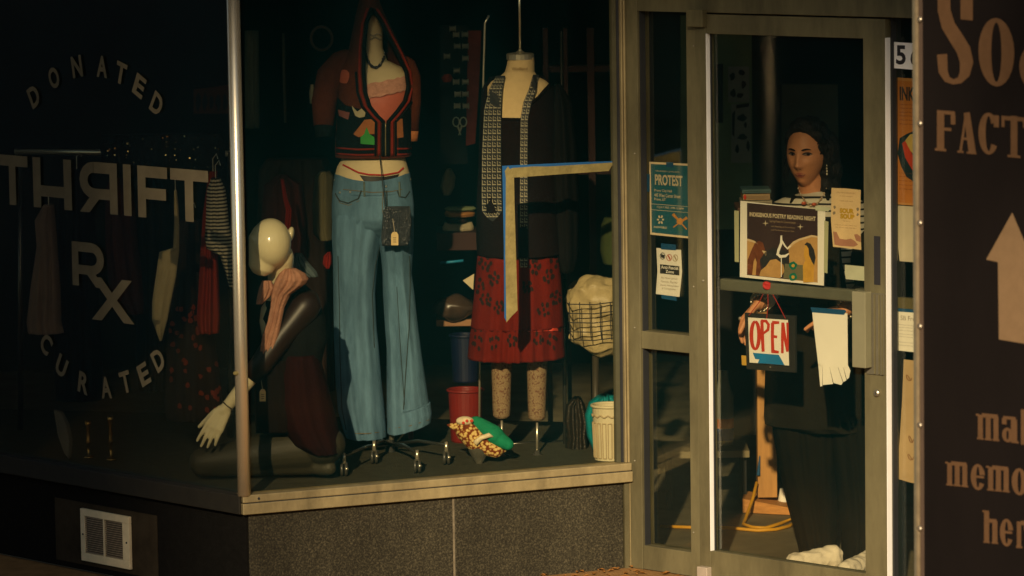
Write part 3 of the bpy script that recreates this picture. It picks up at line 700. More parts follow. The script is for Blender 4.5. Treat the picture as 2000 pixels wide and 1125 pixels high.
tt(t, [('PROTEST', 1279, 1333, 340, 361)], O1 + 2 * u, CREAMINK, weight=.03)
tt(t, [('Provo City Hall', 1278, 1312, 369, 375), ('445 West Center Street', 1278, 1329, 377, 384), ('Provo, UT', 1278, 1300, 386, 392), ('15 JULY 2025 | 5PM-12:30PM', 1283, 1335, 402, 407), ('INDIVISIBLE', 1277, 1302, 441, 445)], O1 + 2 * u, CREAMINK, weight=.012)
for y in (398, 409.5): pp(t, 'rule', line(1272, y, 1348, y + 6, .8), O1 + 2 * u, CREAMINK)
bm = bmesh.new()
for k in range(6):
    a = PI * k / 3; ribbon(bm, FD, [(1290 + 3 * math.cos(a), 429 + 3 * math.sin(a) * 1.3), (1290 + 7 * math.cos(a), 429 + 7 * math.sin(a) * 1.3)], 3.2, O1 + 2 * u)
sub('star_emblem', bm, CREAMINK, t)
bm = bmesh.new(); ribbon(bm, FD, [(1314, 418), (1328, 433), (1341, 448)], [6, 2.5, 2.5], O1 + 2 * u); ribbon(bm, FD, [(1342, 425), (1328, 434), (1315, 444)], [6, 2.5, 2.5], O1 + 2.6 * u)
poly(bm, FD, blob(1328, 432, 7, 7, 9, .2), O1 + 3.2 * u); sub('crossed_emblem', bm, ORI, t)
tt(t, [('NO', 1322, 1334, 443, 451)], O1 + 2 * u, GREENINK, weight=.02)
for pts in ([(1301, 316), (1315, 317), (1315, 327), (1301, 326)], [(1263, 340), (1269, 340), (1269, 375), (1263, 374)]): sub('blue_tape', fslab(FD, pts, O1 + 4 * u, .0003), BLUETAPE, t)
t = notice('zone_flyer', 'small white Anti-Fascist Zone flyer held by blue tape below the teal poster', 'flyer', [(1282, 484), (1305, 487), (1330, 488), (1332, 532), (1327, 580), (1281, 574), (1284, 530)], O1, PAPER)
pp(t, 'black_band', [(1289, 516), (1327, 520), (1327, 538), (1289, 534)], O1 + u, INK)
tt(t, [('Anti-Fascist', 1291, 1325, 518, 524.5), ('Zone', 1300, 1316, 527, 533)], O1 + 2 * u, PAPER, weight=.02)
tt(t, [('No Hate Speech', 1291, 1323, 540, 545), ('Fascists, Racists', 1291, 1323, 547, 552), ('Sexists, Homophobes', 1289, 1325, 554, 559), ('& Transphobes', 1293, 1320, 561, 566)], O1 + u, M('grey_ink', (.25, .2, .14), .8))
for x, y, m_ in ((1294, 500, INK), (1307, 503, REDINK), (1319, 504, M('tan_ink', (.4, .3, .18), .8))):
    bm = bmesh.new()
    for k in range(12):
        a0_, a1_ = 2 * PI * k / 12, 2 * PI * (k + 1) / 12
        poly(bm, FD, [(x + 5.5 * math.cos(a0_), y + 7 * math.sin(a0_)), (x + 5.5 * math.cos(a1_), y + 7 * math.sin(a1_)), (x + 4.3 * math.cos(a1_), y + 5.7 * math.sin(a1_)), (x + 4.3 * math.cos(a0_), y + 5.7 * math.sin(a0_))], O1 + u)
    poly(bm, FD, [(x - 3, y - 3), (x - 1, y - 5), (x + 3, y + 3), (x + 1, y + 5)], O1 + u)
    sub('round_symbol', bm, m_, t)
pp(t, 'symbol_fill', [(1290, 497), (1298, 498), (1297, 504), (1291, 503)], O1 + 2 * u, INK)
for pts in ([(1291, 475), (1320, 478), (1320, 489), (1291, 487)], [(1291, 572), (1320, 577), (1322, 588), (1292, 583)]): sub('blue_tape', fslab(FD, pts, O1 + (3 if pts[0][1] < 500 else -2) * u, .0003), BLUETAPE, t)
# on the door
O2 = -.0275
t = notice('poetry_poster', 'dark INDIGENOUS POETRY READING NIGHT poster with white margins taped on the door', 'poster', [(1446, 392), (1612, 411), (1609, 558), (1445, 541)], O2, PAPER)
pp(t, 'print', [(1459, 396), (1597, 409), (1597, 552), (1459, 537)], O2 + u, M('plum_print', (.04, .018, .016), .7))
TP = M('tan_print', (.50, .29, .10), .8, 0, .2, 30); TP2 = M('pale_print', (.62, .46, .26), .8)
YD = M('yellow_print', (.60, .33, .05), .8, 0, .25, 25); BR = M('brown_print', (.16, .05, .02), .8, 0, .5, 40)
pp(t, 'hill_print', [(1459, 468), (1466, 470), (1475, 472), (1480, 478), (1478, 500), (1470, 537), (1459, 536)], O2 + 2 * u, TP)
pp(t, 'hill_print', [(1540, 483), (1550, 474), (1561, 468), (1575, 464), (1585, 461), (1597, 463), (1597, 552), (1541, 546), (1542, 515)], O2 + 2 * u, TP)
pp(t, 'torn_edge', [(1459, 466), (1467, 468), (1475, 471), (1480, 477), (1473, 474), (1466, 472), (1459, 470)], O2 + 3 * u, TP2)
pp(t, 'torn_edge', [(1537, 484), (1549, 472), (1561, 466), (1585, 459), (1597, 461), (1597, 464), (1585, 463), (1562, 470), (1550, 477), (1541, 487)], O2 + 3 * u, TP2)
pp(t, 'figure_print', [(1459, 536), (1460, 508), (1467, 490), (1474, 475), (1482, 470), (1490, 474), (1494, 487), (1491, 500), (1484, 510), (1486, 528), (1488, 539)], O2 + 3 * u, BR)
pp(t, 'figure_print', [(1488, 489), (1497, 491), (1499, 494), (1496, 500), (1493, 497)], O2 + 4 * u, TP2)
pp(t, 'figure_print', [(1469, 537), (1472, 510), (1475, 504), (1478, 512), (1476, 538)], O2 + 4 * u, TP)
pp(t, 'feather_print', [(1484, 507), (1495, 492), (1510, 484), (1522, 486), (1538, 491), (1542, 500), (1540, 516), (1530, 520), (1520, 512), (1512, 508), (1503, 510), (1497, 519), (1490, 524)], O2 + 4 * u, INK)
pp(t, 'plume_print', [(1483, 539), (1486, 528), (1496, 520), (1504, 508), (1516, 506), (1524, 512), (1530, 517), (1532, 530), (1524, 543)], O2 + 5 * u, TP)
bm = bmesh.new(); ribbon(bm, FD, [(1526, 460), (1526, 475), (1520, 490), (1519, 499)], [3, 5, 5, 4], O2 + 6 * u); ribbon(bm, FD, [(1527, 470), (1533, 480), (1538, 486), (1544, 480)], [3, 3, 3, 2], O2 + 6.5 * u)
ribbon(bm, FD, [(1517, 495), (1524, 501), (1534, 500), (1541, 495)], [4, 6, 5, 2], O2 + 7 * u); ribbon(bm, FD, [(1526, 503), (1526, 541)], 1.6, O2 + 6 * u); sub('white_rider_print', bm, PAPER, t)
pp(t, 'green_panel', [(1533, 515), (1570, 518), (1568, 548), (1530, 543)], O2 + 5 * u, M('grey_green_print', (.16, .15, .08), .8))
for x, y in ((1549, 519), (1549, 541)):
    pp(t, 'rosette_print', blob(x, y, 8, 8, 14, .12), O2 + 6 * u, M('emerald_print', (.01, .16, .10), .8)); pp(t, 'rosette_print', blob(x, y, 3.4, 3.4, 8, .1), O2 + 7 * u, YD)
pp(t, 'profile_print', [(1569, 552), (1568, 520), (1573, 508), (1570, 500), (1571, 485), (1574, 476), (1581, 480), (1586, 500), (1590, 520), (1589, 551)], O2 + 6 * u, YD)
pp(t, 'hair_print', [(1571, 478), (1576, 473), (1583, 476), (1590, 488), (1593, 503), (1590, 518), (1586, 512), (1583, 505), (1580, 498), (1579, 486), (1576, 480)], O2 + 7 * u, INK)
tt(t, [('INDIGENOUS POETRY READING NIGHT', 1464, 1593, 414, 422.5)], O2 + 2 * u, CREAMINK, weight=.03)
tt(t, [('Spring Poets In Conversation', 1503, 1554, 429, 435), ('with Readings of Provo Poets', 1506, 1552, 440, 444), ('and Performances at 7pm', 1506, 1551, 447, 451)], O2 + 2 * u, M('faint_ink', (.35, .25, .14), .8))
for x, y in ((1495, 436), (1563, 443)):
    s8 = []
    for k in range(8): a = PI * k / 4; r_ = (6.5 if k % 2 == 0 else 1.3); s8.append((x + r_ * math.cos(a), y + r_ * math.sin(a)))
    pp(t, 'star_print', s8, O2 + 2 * u, CREAMINK)
PT = M('pale_green_tape', (.42, .42, .25), .8, 0, .1)
for pts in ([(1434, 411), (1443, 412), (1443, 512), (1435, 511)], [(1610, 431), (1618, 433), (1616, 534), (1609, 532)], [(1592, 402), (1622, 405), (1618, 413), (1593, 411)]):
    sub('pale_tape', fslab(FD, pts, O2 + 9 * u if pts[0][0] == 1592 else O2 + u, .0003), PT, t)
t = notice('event_flyer', 'narrow cream event flyer with yellow bubble lettering beside the poetry poster', 'flyer', [(1624, 367), (1652, 368), (1681, 371), (1680, 430), (1682, 488), (1650, 484), (1627, 482), (1623, 430)], O2, M('buff_paper', (.72, .52, .28), .8))
tt(t, [('SOUR', 1640, 1668, 406, 416), ('SOUP', 1641, 1669, 417, 427)], O2 + u, M('bubble_yellow', (.50, .30, .02), .8), weight=.07)
tt(t, [('JOIN THE KITCHEN PROJECT', 1634, 1672, 374, 378), ('an open evening of', 1640, 1666, 381, 384), ('music and soup', 1640, 1666, 390, 394), ('free entry', 1646, 1660, 430, 433), ('bring a bowl and a friend with', 1630, 1674, 437, 440), ('you, all are welcome here', 1631, 1673, 442, 445)], O2 + u, M('pale_brown_ink', (.34, .22, .11), .8))
for pts in ([(1627, 452), (1634, 453), (1640, 466), (1652, 468), (1662, 466), (1670, 471), (1676, 478), (1668, 482), (1640, 480), (1630, 478)], [(1668, 458), (1674, 457), (1681, 462), (1681, 473), (1672, 470)]):
    pp(t, 'pink_print', pts, O2 + u, M('pink_ink', (.42, .20, .13), .8))
for x, y in ((1630, 405), (1629, 416), (1675, 409), (1675, 419)): pp(t, 'small_drawing', blob(x, y, 2.6, 3.4, 7, .3), O2 + u, M('grey_ink', (.25, .2, .14), .8))
t = notice('blank_note', 'plain white paper behind the door glass under the cream flyer', 'note', [(1650, 517), (1693, 521), (1693, 549), (1652, 545), (1650, 532)], -.0295, M('pale_paper', (.55, .56, .42), .8))
# blue and beige tape corner on the angled window
def fw(x, y): return (x, y)
def fws(pts, o, th=.0004): bm = bmesh.new(); slab(bm, [FW.W(x, y, o) for x, y in pts], FW.n * -th); bmesh.ops.recalc_face_normals(bm, faces=bm.faces); return bm
t = thing('tape_corner', 'beige tape with blue edges stuck as an angle on the display window', 'tape', FW.W(1000, 400, -.017))
sub('blue_tape', fws([(980, 324), (1060, 320), (1140, 316.5), (1203, 314.5), (1203, 320), (1150, 322), (1060, 326), (990, 331)], -.0168), BLUETAPE, t)
sub('blue_tape', fws([(981, 324), (989, 329), (989, 628), (985, 620), (984, 480)], -.0162), BLUETAPE, t)
sub('beige_tape', fws([(986, 334), (992, 325), (996, 330), (1001, 328), (1040, 325), (1070, 325), (1140, 321), (1201, 317), (1195, 324), (1189, 334), (1100, 340), (1030, 345), (1000, 347), (988, 349)], -.0156), BEIGETAPE, t)
sub('beige_tape', fws([(988, 348), (1004, 347), (1005, 400), (1008, 500), (1011, 606), (999, 618), (989, 630), (987, 500)], -.0151), BEIGETAPE, t)
# right sidelight: number, posters
O3 = -.0495
t = notice('number_plate', 'white house number plate reading 56 above the orange poster', 'number plate', [(1746, 82), (1806, 86), (1806, 138), (1746, 133)], -.03, PAPER, th=.003)
tt(t, [('5', 1750, 1769, 88, 126), ('6', 1778, 1798, 91, 129)], -.0296, INK, 'digit', .03)
t = notice('ink_poster', 'orange poster headed INK with a dark jug drawing right of the door', 'poster', [(1748, 151), (1806, 155), (1806, 403), (1749, 399)], O3, M('amber_paper', (.50, .24, .07), .8, 0, .15))
pp(t, 'poster_print', [(1752, 157), (1806, 161), (1806, 399), (1753, 395)], O3 + u, M('orange_paper', (.46, .17, .035), .8, 0, .15))
tt(t, [('INK', 1757, 1786, 169, 196)], O3 + 2 * u, INK, weight=.04)
tt(t, [('ink' + 'and line ' * 1, 1757, 1784, y, y + 3) for y in (202, 209, 217, 224, 232, 240)] + [('drawing night', 1756, 1784, y, y + 3) for y in (336, 343, 351, 359, 367)], O3 + 2 * u, BR)
pp(t, 'jug_print', [(1757, 270), (1770, 262), (1786, 255), (1800, 268), (1800, 352), (1786, 356), (1770, 345), (1760, 325), (1753, 300)], O3 + 2 * u, M('navy_print', (.015, .03, .035), .8))
pp(t, 'jug_print', [(1768, 274), (1778, 262), (1800, 262), (1800, 310), (1783, 300), (1772, 288)], O3 + 3 * u, M('ochre_print', (.5, .36, .1), .8))
pp(t, 'jug_print', [(1762, 280), (1768, 275), (1782, 302), (1800, 318), (1800, 345), (1782, 332), (1768, 308)], O3 + 3.5 * u, REDINK)
t = notice('hanging_sheet', 'plain pale sheet hanging below the orange poster', 'paper', [(1749, 401), (1806, 405), (1806, 514), (1757, 510), (1753, 470)], O3, M('grey_paper', (.55, .48, .35), .8, 0, .1))
t = notice('typed_notice', 'typed white notice under blue tape right of the door', 'notice', [(1747, 607), (1806, 612), (1806, 690), (1748, 684)], O3, PAPER)
tt(t, [('SB Free', 1759, 1792, 616, 625)] + [('all clothing in this rack is free to', 1751, 1798, y, y + 2.6) for y in (632, 637, 643, 650, 655, 666, 672)], O3 + u, M('grey_ink', (.25, .2, .14), .8))
sub('blue_tape', fslab(FD, [(1746, 597), (1806, 602), (1806, 612), (1747, 608)], O3 + 2 * u, .0003), BLUETAPE, t)
t = notice('drawn_banner', 'long tan sheet with sketches hanging low right of the door', 'paper', [(1765, 702), (1806, 706), (1806, 947), (1780, 943), (1752, 935), (1757, 860), (1762, 780)], O3, M('buff_sheet', (.48, .34, .18), .85, 0, .15))
bm = bmesh.new()
for c_, rx, ry in (((1775, 738), 6, 6), ((1779, 858), 5, 7), ((1778, 893), 6, 6)):
    P = [(c_[0] + rx * math.cos(a * .7) * (1 - a * .04), c_[1] + ry * math.sin(a * .9)) for a in range(9)]; ribbon(bm, FD, P, 1.4, O3 + u)
sub('sketch', bm, BR, t)

# ---- OPEN sign hung behind the door glass
OO = -.052
t = notice('open_sign', 'hand painted red OPEN sign in a black frame hung by red string behind the door', 'sign', [(1461, 620), (1539, 625), (1541, 714), (1464, 708)], OO + .008, PAPER)
bm = bmesh.new(); slab(bm, [FD.W(x, y, OO) for x, y in ((1454, 611), (1552, 617), (1553, 728), (1458, 721))], FD.n * -.012); bmesh.ops.recalc_face_normals(bm, faces=bm.faces); sub('black_frame', bm, M('black_board', (.02, .018, .015), .7), t, bevel=.001)
RP = M('red_brush_paint', (.52, .035, .012), .7, 0, .15, 30); o_ = OO + .0085
for pts, wd in (([(1475 + 7.6 * math.cos(a), 655 - 27 * math.sin(a)) for a in [PI / 2 + 2 * PI * k / 20 for k in range(21)]], 6.5),):
    bm = bmesh.new(); ribbon(bm, FD, pts, [5 + 2.6 * abs(math.cos(PI / 2 + 2 * PI * k / 20)) for k in range(21)], o_); sub('letter', bm, RP, t)
bm = bmesh.new(); ribbon(bm, FD, [(1488, 626), (1489, 655), (1490.5, 687)], [6, 6.5, 6], o_ + .0002); ribbon(bm, FD, [(1486, 627), (1496, 627), (1501, 634), (1500, 644), (1490, 652)], [6, 6, 6, 6, 4], o_ + .0004); sub('letter', bm, RP, t)
bm = bmesh.new(); ribbon(bm, FD, [(1509, 630), (1508.5, 660), (1509.5, 689)], [6.5, 6, 6.5], o_ + .0002); ribbon(bm, FD, [(1508, 630), (1522, 630)], [7, 5], o_ + .0004); ribbon(bm, FD, [(1508, 657), (1518, 658)], [6, 5], o_ + .0006); ribbon(bm, FD, [(1508, 686), (1521, 688)], [7, 5], o_ + .0008); sub('letter', bm, RP, t)
bm = bmesh.new(); ribbon(bm, FD, [(1529, 630), (1528, 660), (1528, 690)], [6, 5.5, 5], o_ + .0002); ribbon(bm, FD, [(1529, 632), (1533, 660), (1538, 687)], [6, 6, 5], o_ + .0004); ribbon(bm, FD, [(1538, 630), (1538.5, 660), (1538, 687)], [4.5, 4, 4.5], o_ + .0006); sub('letter', bm, RP, t)
sub('blue_tape', fslab(FD, [(1470, 689), (1521, 693), (1532, 713), (1480, 709), (1483, 702), (1475, 701)], o_ + .001, .0004), M('bright_blue_tape', (.01, .18, .42), .7), t)
ST = M('red_string', (.42, .03, .02), .8)
hk = FD.W(1499, 556, -.05)
for p in ((1463, 616), (1497, 626), (1534, 622)):
    bm = bmesh.new(); q = FD.W(p[0], p[1], OO + .003); m_ = (hk + q) / 2 + Vector((.004, -.004, -.006)); tube(bm, [hk, m_, q], .0014, 6); sub('string', bm, ST, t)
bm = bmesh.new(); bmesh.ops.create_icosphere(bm, subdivisions=2, radius=1, matrix=Matrix.Translation(FD.W(1498, 557, -.04)) @ Matrix.Diagonal((.017, .008, .015, 1)))
for v in bm.verts: v.co += noise.noise_vector(v.co * 60) * .006
sub('ribbon_knot', bm, M('red_ribbon', (.55, .02, .02), .6), t)
sub('yellow_tab', fslab(FD, [(1448, 694), (1461, 695), (1461, 714), (1449, 713)], OO - .002, .002), M('yellow_plastic', (.55, .32, .04), .6), t)
a, z = FD.px(1505, 717, OO); bm = bmesh.new(); ball(bm, FD.w(a, OO + .001, z), .003, 8, 6); sub('screw', bm, CHROME, t)
# ---- tear-off sheet
t = notice('tear_off_sheet', 'blank white tear-off sheet with cut strips hanging from blue tape on the door', 'paper', [(1586, 608), (1655, 612), (1656, 716), (1652, 718), (1603, 716), (1598, 712)], -.029, M('bright_paper', (.88, .85, .76), .8, 0, .05, 8, .3, 12))
for i, pts in enumerate(([(1598, 711), (1606, 713), (1606, 754), (1602, 755)], [(1606.4, 713), (1619, 713), (1627, 750), (1607, 752)], [(1619.4, 713), (1635, 713), (1646, 747), (1643, 752), (1628, 748)], [(1635.4, 713), (1646, 713), (1653, 743), (1647, 746)], [(1646.4, 713), (1656, 713), (1661, 724), (1658, 738), (1654, 741)])):
    bm = fslab(FD, pts, -.029 + .0015 * ((i % 2) * 2 - 1) * (1 if i else 0), .0004); sub('paper_strip', bm, MATS['bright_paper'], t)
sub('blue_tape', fslab(FD, [(1583, 600), (1650, 605), (1653, 608), (1648, 615), (1586, 610)], -.0283, .0003), BLUETAPE, t)
# ================================================================== display figures
def floor_row(y_): return (CAMH - DZ) * F / y_ - 330     # photo row where the display floor lies at distance y_
def hand(bm, wp, d, n, size=1.0, curl=(.35, .35, .35, .4), spread=.12, thumb=1, tcurl=.4):
    d = d.normalized(); n = (n - d * n.dot(d)).normalized(); s = d.cross(n).normalized() * thumb; tw = .62 if spread > .05 else .30
    k = size; L = (.078, .086, .080, .062)
    for i in range(4):
        off = (1.5 - i) * .0195 * k; base = wp + d * .078 * k * (1 - .05 * abs(1.2 - i)) + s * off
        capsule(bm, wp + s * off * .55, base, .0145 * k, .0115 * k, 10)
        p = base; a = (1.5 - i) * spread; dd = (d * math.cos(a) + s * math.sin(a)).normalized(); r = .0092 * k
        for j, f in enumerate((.46, .31, .23)):
            dd = (dd * math.cos(curl[i]) + n * math.sin(curl[i])).normalized(); q = p + dd * L[i] * f * k
            capsule(bm, p, q, r, r * .88, 8); p = q; r *= .88
    p = wp + s * .026 * k + d * .016 * k; dd = (d * .72 + s * tw + n * .25).normalized()
    for f, r in ((.040, .0125), (.032, .0105), (.026, .009)):
        q = p + dd * f * k; capsule(bm, p, q, r * k, r * .9 * k, 8); p = q; dd = (dd * math.cos(tcurl) + (d * .8 + n * .5) * math.sin(tcurl)).normalized()

def tag_part(par, x, y, dep, h=24, wd=12):
    bm = bmesh.new(); slab(bm, [Q(x - wd / 2, y - h * .3, dep), Q(x - wd * .25, y - h / 2, dep), Q(x + wd * .25, y - h / 2, dep), Q(x + wd / 2, y - h * .3, dep), Q(x + wd / 2, y + h / 2, dep), Q(x - wd / 2, y + h / 2, dep)], Vector((0, .001, 0)))
    bmesh.ops.recalc_face_normals(bm, faces=bm.faces); g = sub('price_tag', bm, M('manila_tag', (.62, .46, .22), .8), par)
    sub('tag_string', TB([Q(x, y - h / 2 + 3, dep), Q(x - 2, y - h, dep), Q(x - 4, y - h * 1.5, dep)], .0011, 5), M('pale_string', (.5, .42, .3), .8), par)
    bm = bmesh.new()
    for k in (-2, 2, 6): sheet(bm, [Q(x - 3, y + k, dep - .001), Q(x + 3, y + k, dep - .001), Q(x + 3, y + k + 1.2, dep - .001), Q(x - 3, y + k + 1.2, dep - .001)])
    sub('handwriting', bm, INK, g)

# ---- kneeling mannequin
kd = 15.40
t = thing('kneeling_mannequin', 'faceless cream mannequin kneeling in dark clothes and pink scarf behind the corner post', 'mannequin', Q(540, floor_row(kd), kd))
bm = bmesh.new()
ball(bm, Q(529, 474, kd - .17), (.076, .090, .092), 28, 20); capsule(bm, Q(524, 472, kd - .17), Q(513, 512, kd - .17), .076, .054, 24); capsule(bm, Q(550, 500, kd - .13), Q(545, 588, kd + .01), .046, .05, 18)
capsule(bm, Q(545, 585, kd + .01), Q(590, 600, kd + .06), .05, .045); pass
capsule(bm, Q(560, 620, kd + .03), Q(585, 780, kd + .02), .105, .10, 20); ball(bm, Q(600, 835, kd), (.09, .08, .08), 20, 14)
A_, B_, C_ = Q(588, 602, kd - .05), Q(510, 712, kd - .12), Q(437, 802, kd - .13)
capsule(bm, A_, B_, .044, .034); capsule(bm, B_, C_, .034, .0215)
hand(bm, C_, (Q(402, 862, kd - .14) - C_), Vector((.3, .9, 0)), 1.0, (.10, .14, .16, .18), .045, -1, .1)
body = voxel(bm, .0042, 3); sub('body', body, MANNE, t, smooth=True)
bm = bmesh.new(); bmesh.ops.create_uvsphere(bm, u_segments=16, v_segments=10, radius=1, matrix=Matrix.Translation(Q(567, 458, kd - .12)) @ Matrix.Rotation(.25, 4, 'Y') @ Matrix.Diagonal((.014, .03, .030, 1))); sub('ear_disc', bm, MANNE, t, smooth=True)
STK = M('grey_stocking', (.034, .030, .018), .55, 0, .25, 6, .15, 200, spec=.25)
bm = bmesh.new()
capsule(bm, Q(604, 868, kd + .12), Q(452, 890, kd + .10), .088, .058, 20); capsule(bm, Q(600, 872, kd + .0), Q(396, 902, kd + .0), .086, .054, 20)
capsule(bm, Q(452, 903, kd + .10), Q(625, 898, kd + .14), .05, .042, 16); capsule(bm, Q(396, 906, kd + .0), Q(618, 906, kd + .0), .05, .042, 16)
ball(bm, Q(632, 868, kd - .02), (.085, .10, .075), 20, 14); capsule(bm, Q(620, 910, kd - .02), Q(642, 914, kd - .04), .036, .030, 14)
sub('stockinged_legs', voxel(bm, .006, 4), STK, t, smooth=True)
bl = RL([(552, 575, 590, .03), (565, 548, 606, .06), (585, 520, 622, .09), (620, 512, 634, .115), (660, 520, 640, .12), (700, 528, 630, .115), (735, 535, 625, .11)], kd + .01, folds=4, famp=.06, seed=2)
sub('black_top', bl, BLACK, t, smooth=True)
SLV = M('sheer_brown_sleeve', (.014, .006, .004), .42, 0, .2, 8, spec=.35)
sub('sheer_sleeve', TB([A_ + Vector((.05, -.0, .06)), A_ + Vector((.035, -.01, .035)), A_ + Vector((0.01, -.01, .0)), (A_ + B_) / 2 + Vector((0, -.012, 0)), B_ + Vector((0, -.005, 0)), B_ * .72 + C_ * .28], [.015, .052, .060, .050, .043, .037], 18), SLV, t, smooth=True)
MAR = M('maroon_corduroy', (.017, .004, .0035), .9, 0, .2, 30, .2, 120)
sub('maroon_skirt', RL([(690, 548, 622, .11), (730, 540, 634, .125), (780, 535, 648, .14), (830, 548, 660, .15), (865, 572, 670, .14), (882, 600, 668, .12)], kd - .01, folds=5, famp=.07, seed=4), MAR, t, smooth=True)
sub('dark_apron', RL([(705, 500, 560, .02), (760, 497, 585, .03), (820, 498, 600, .03), (845, 500, 590, .02)], kd - .09, folds=4, famp=.3, seed=9), M('brown_black_cloth', (.008, .005, .004), .9), t, smooth=True)
PNK = M('dusty_pink_scarf', (.28, .105, .07), .85, 0, .3, 25, .4, 120, c2=(.38, .20, .13))
sc1 = RL([(524, 556, 578, .02), (534, 545, 596, .04), (545, 538, 603, .05), (556, 534, 596, .045), (575, 530, 568, .03), (600, 528, 556, .022), (630, 522, 550, .02), (655, 512, 545, .02), (685, 508, 535, .018), (706, 507, 520, .012)], kd - .14, folds=5, famp=.35, seed=3)
sub('pink_scarf', sc1, PNK, t, smooth=True)
sub('pink_scarf', RL([(548, 512, 530, .02), (562, 506, 536, .025), (580, 502, 528, .02), (594, 500, 512, .012)], kd - .14, folds=4, famp=.35, seed=8), PNK, t, smooth=True)
tag_part(t, 513, 772, kd - .13)
bm = bmesh.new()
for k in range(26):
    a = 2 * PI * k / 26; c0 = C_ + (B_ - C_).normalized() * .025; ax = (B_ - C_).normalized(); n1 = ax.orthogonal().normalized(); n2 = ax.cross(n1); ball(bm, c0 + n1 * math.cos(a) * .026 + n2 * math.sin(a) * .026, .003, 5, 4)
sub('bracelet', bm, INK, t)

# ---- mannequin in jeans
jd = 16.05
t = thing('jeans_mannequin', 'headless cream mannequin in flared blue jeans and hooded cardigan on a caster base', 'mannequin', Q(762, floor_row(jd), jd))
FAB = M('cream_torso_fabric', (.58, .47, .27), .7, 0, .08, 8)
sub('torso', RL([(28, 716, 744, .045), (60, 712, 748, .055), (95, 711, 748, .055), (118, 706, 756, .06), (132, 680, 785, .075), (150, 664, 802, .09), (200, 668, 800, .11), (255, 676, 786, .10), (305, 670, 790, .10), (325, 658, 796, .115), (350, 652, 803, .12), (400, 652, 806, .12)], jd, n=56, sub_=5), FAB, t, smooth=True)
LACE = M('coral_satin', (.52, .13, .08), .55, 0, .15, 20, .15, 60); LACE2 = M('pink_lace', (.55, .28, .20), .8, 0, .35, 60, .5, 200)
top = sub('coral_camisole', RL([(176, 666, 803, .108), (200, 667, 801, .116), (260, 674, 790, .108)], jd, n=56), LACE, t, smooth=True)
bm = bmesh.new(); rr_ = rowloft(bm, [(158, 665, 804, .105), (170, 666, 804, .113), (186, 667, 803, .119)], jd, n=56, close=False)
for v in bm.verts: v.co.z += (v.co.x - Q(735, 170, jd).x) * .18 + .003 * math.sin(v.co.x * 300)
sub('lace_trim', bm, LACE2, t, smooth=True)
JK = M('rust_knit', (.085, .022, .010), .95, 0, .25, 40, .5, 220); JD = M('dark_knit', (.008, .010, .011), .95, 0, .3, 40, .5, 220); JR = M('red_knit', (.20, .022, .012), .95, 0, .2, 40, .4, 220)
shell = bmesh.new()
rowloft(shell, [(-28, 712, 724, .05), (-5, 703, 738, .11), (30, 694, 752, .13), (70, 686, 772, .135), (100, 680, 786, .135), (118, 668, 797, .13), (140, 655, 806, .125), (190, 655, 806, .135), (250, 656, 805, .13), (292, 654, 804, .125), (306, 655, 803, .12)], jd, n=110, sub_=9)
tree = BVHTree.FromBMesh(shell)
OPEN = [(727, 18), (742, 38), (757, 68), (774, 100), (793, 140), (797, 170), (790, 198), (774, 220), (754, 240), (738, 228), (722, 208), (713, 180), (710, 140), (711, 90), (716, 45)]
kill = []
for f in shell.faces:
    c = f.calc_center_median(); d = c - CAM; dp = d.dot(f0); px_ = CX + F * d.dot(R) / dp; py_ = CY - F * d.dot(U) / dp
    if c.y < jd - .01 and inside(px_, py_, OPEN): kill.append(f)
    elif len(f.verts) > 10: kill.append(f)
bmesh.ops.delete(shell, geom=kill, context='FACES'); bmesh.ops.recalc_face_normals(shell, faces=shell.faces)
jk = sub('hooded_cardigan', shell, JK, t, smooth=True); sd = jk.modifiers.new('thickness', 'SOLIDIFY'); sd.thickness = .006; sd.offset = -1
def trim(path, r, mat, off=.004, par=jk, name='knit_border'):
    pts = [cast(tree, x, y, off) for x, y in path]; pts = [p for p in pts if p]
    if len(pts) > 2: sub(name, TB(pts, r, 8), mat, par, smooth=True)
def dens(poly_, step=8):
    out = []
    for (x0, y0), (x1, y1) in zip(poly_, poly_[1:]):
        m = max(1, int(math.hypot(x1 - x0, y1 - y0) / step)); out += [(x0 + (x1 - x0) * k / m, y0 + (y1 - y0) * k / m) for k in range(m)]
    return out + [poly_[-1]]
lef = [(726, 16), (716, 45), (711, 90), (710, 140), (713, 180), (722, 208), (738, 228), (749, 238), (748, 304)]; rig = [(728, 18), (742, 38), (757, 68), (774, 100), (793, 140), (797, 170), (790, 198), (774, 220), (758, 238), (758, 304)]
trim(dens(lef), .0075, JD); trim(dens(rig), .0075, JD)
trim(dens([(x - 8, y) for x, y in lef]), .0055, JR); trim(dens([(x + 8, y) for x, y in rig]), .0055, JR)
trim(dens([(x - 15, y) for x, y in lef[3:]]), .005, JD); trim(dens([(x + 15, y) for x, y in rig[5:]]), .005, JD)
trim(dens([(753, 240), (753, 304)]), .0025, M('zip_metal', (.5, .38, .2), .3, .8), .012, name='zip')
def patch(poly_, mat, off=.0045, name='knit_motif', par=jk, tr=None):
    bm = bmesh.new(); applique(bm, tr or tree, poly_, off)
    if bm.verts: sub(name, bm, mat, par)
    else: bm.free()
patch([(656, 186), (674, 205), (700, 212), (718, 218), (730, 232), (730, 300), (656, 300)], JD, .0035, 'dark_panel'); patch([(778, 228), (796, 205), (803, 215), (803, 300), (778, 300)], JD, .0035, 'dark_panel')
OR2 = M('orange_knit', (.36, .13, .045), .95, 0, .2, 40, .4, 220)
patch([(690, 262), (712, 234), (732, 232), (733, 262), (720, 262), (700, 268)], OR2, .005); patch([(773, 232), (786, 232), (788, 268), (776, 270)], OR2, .005)
patch([(660, 214), (683, 220), (680, 234), (662, 226)], M('mauve_knit', (.22, .08, .07), .95), .005)
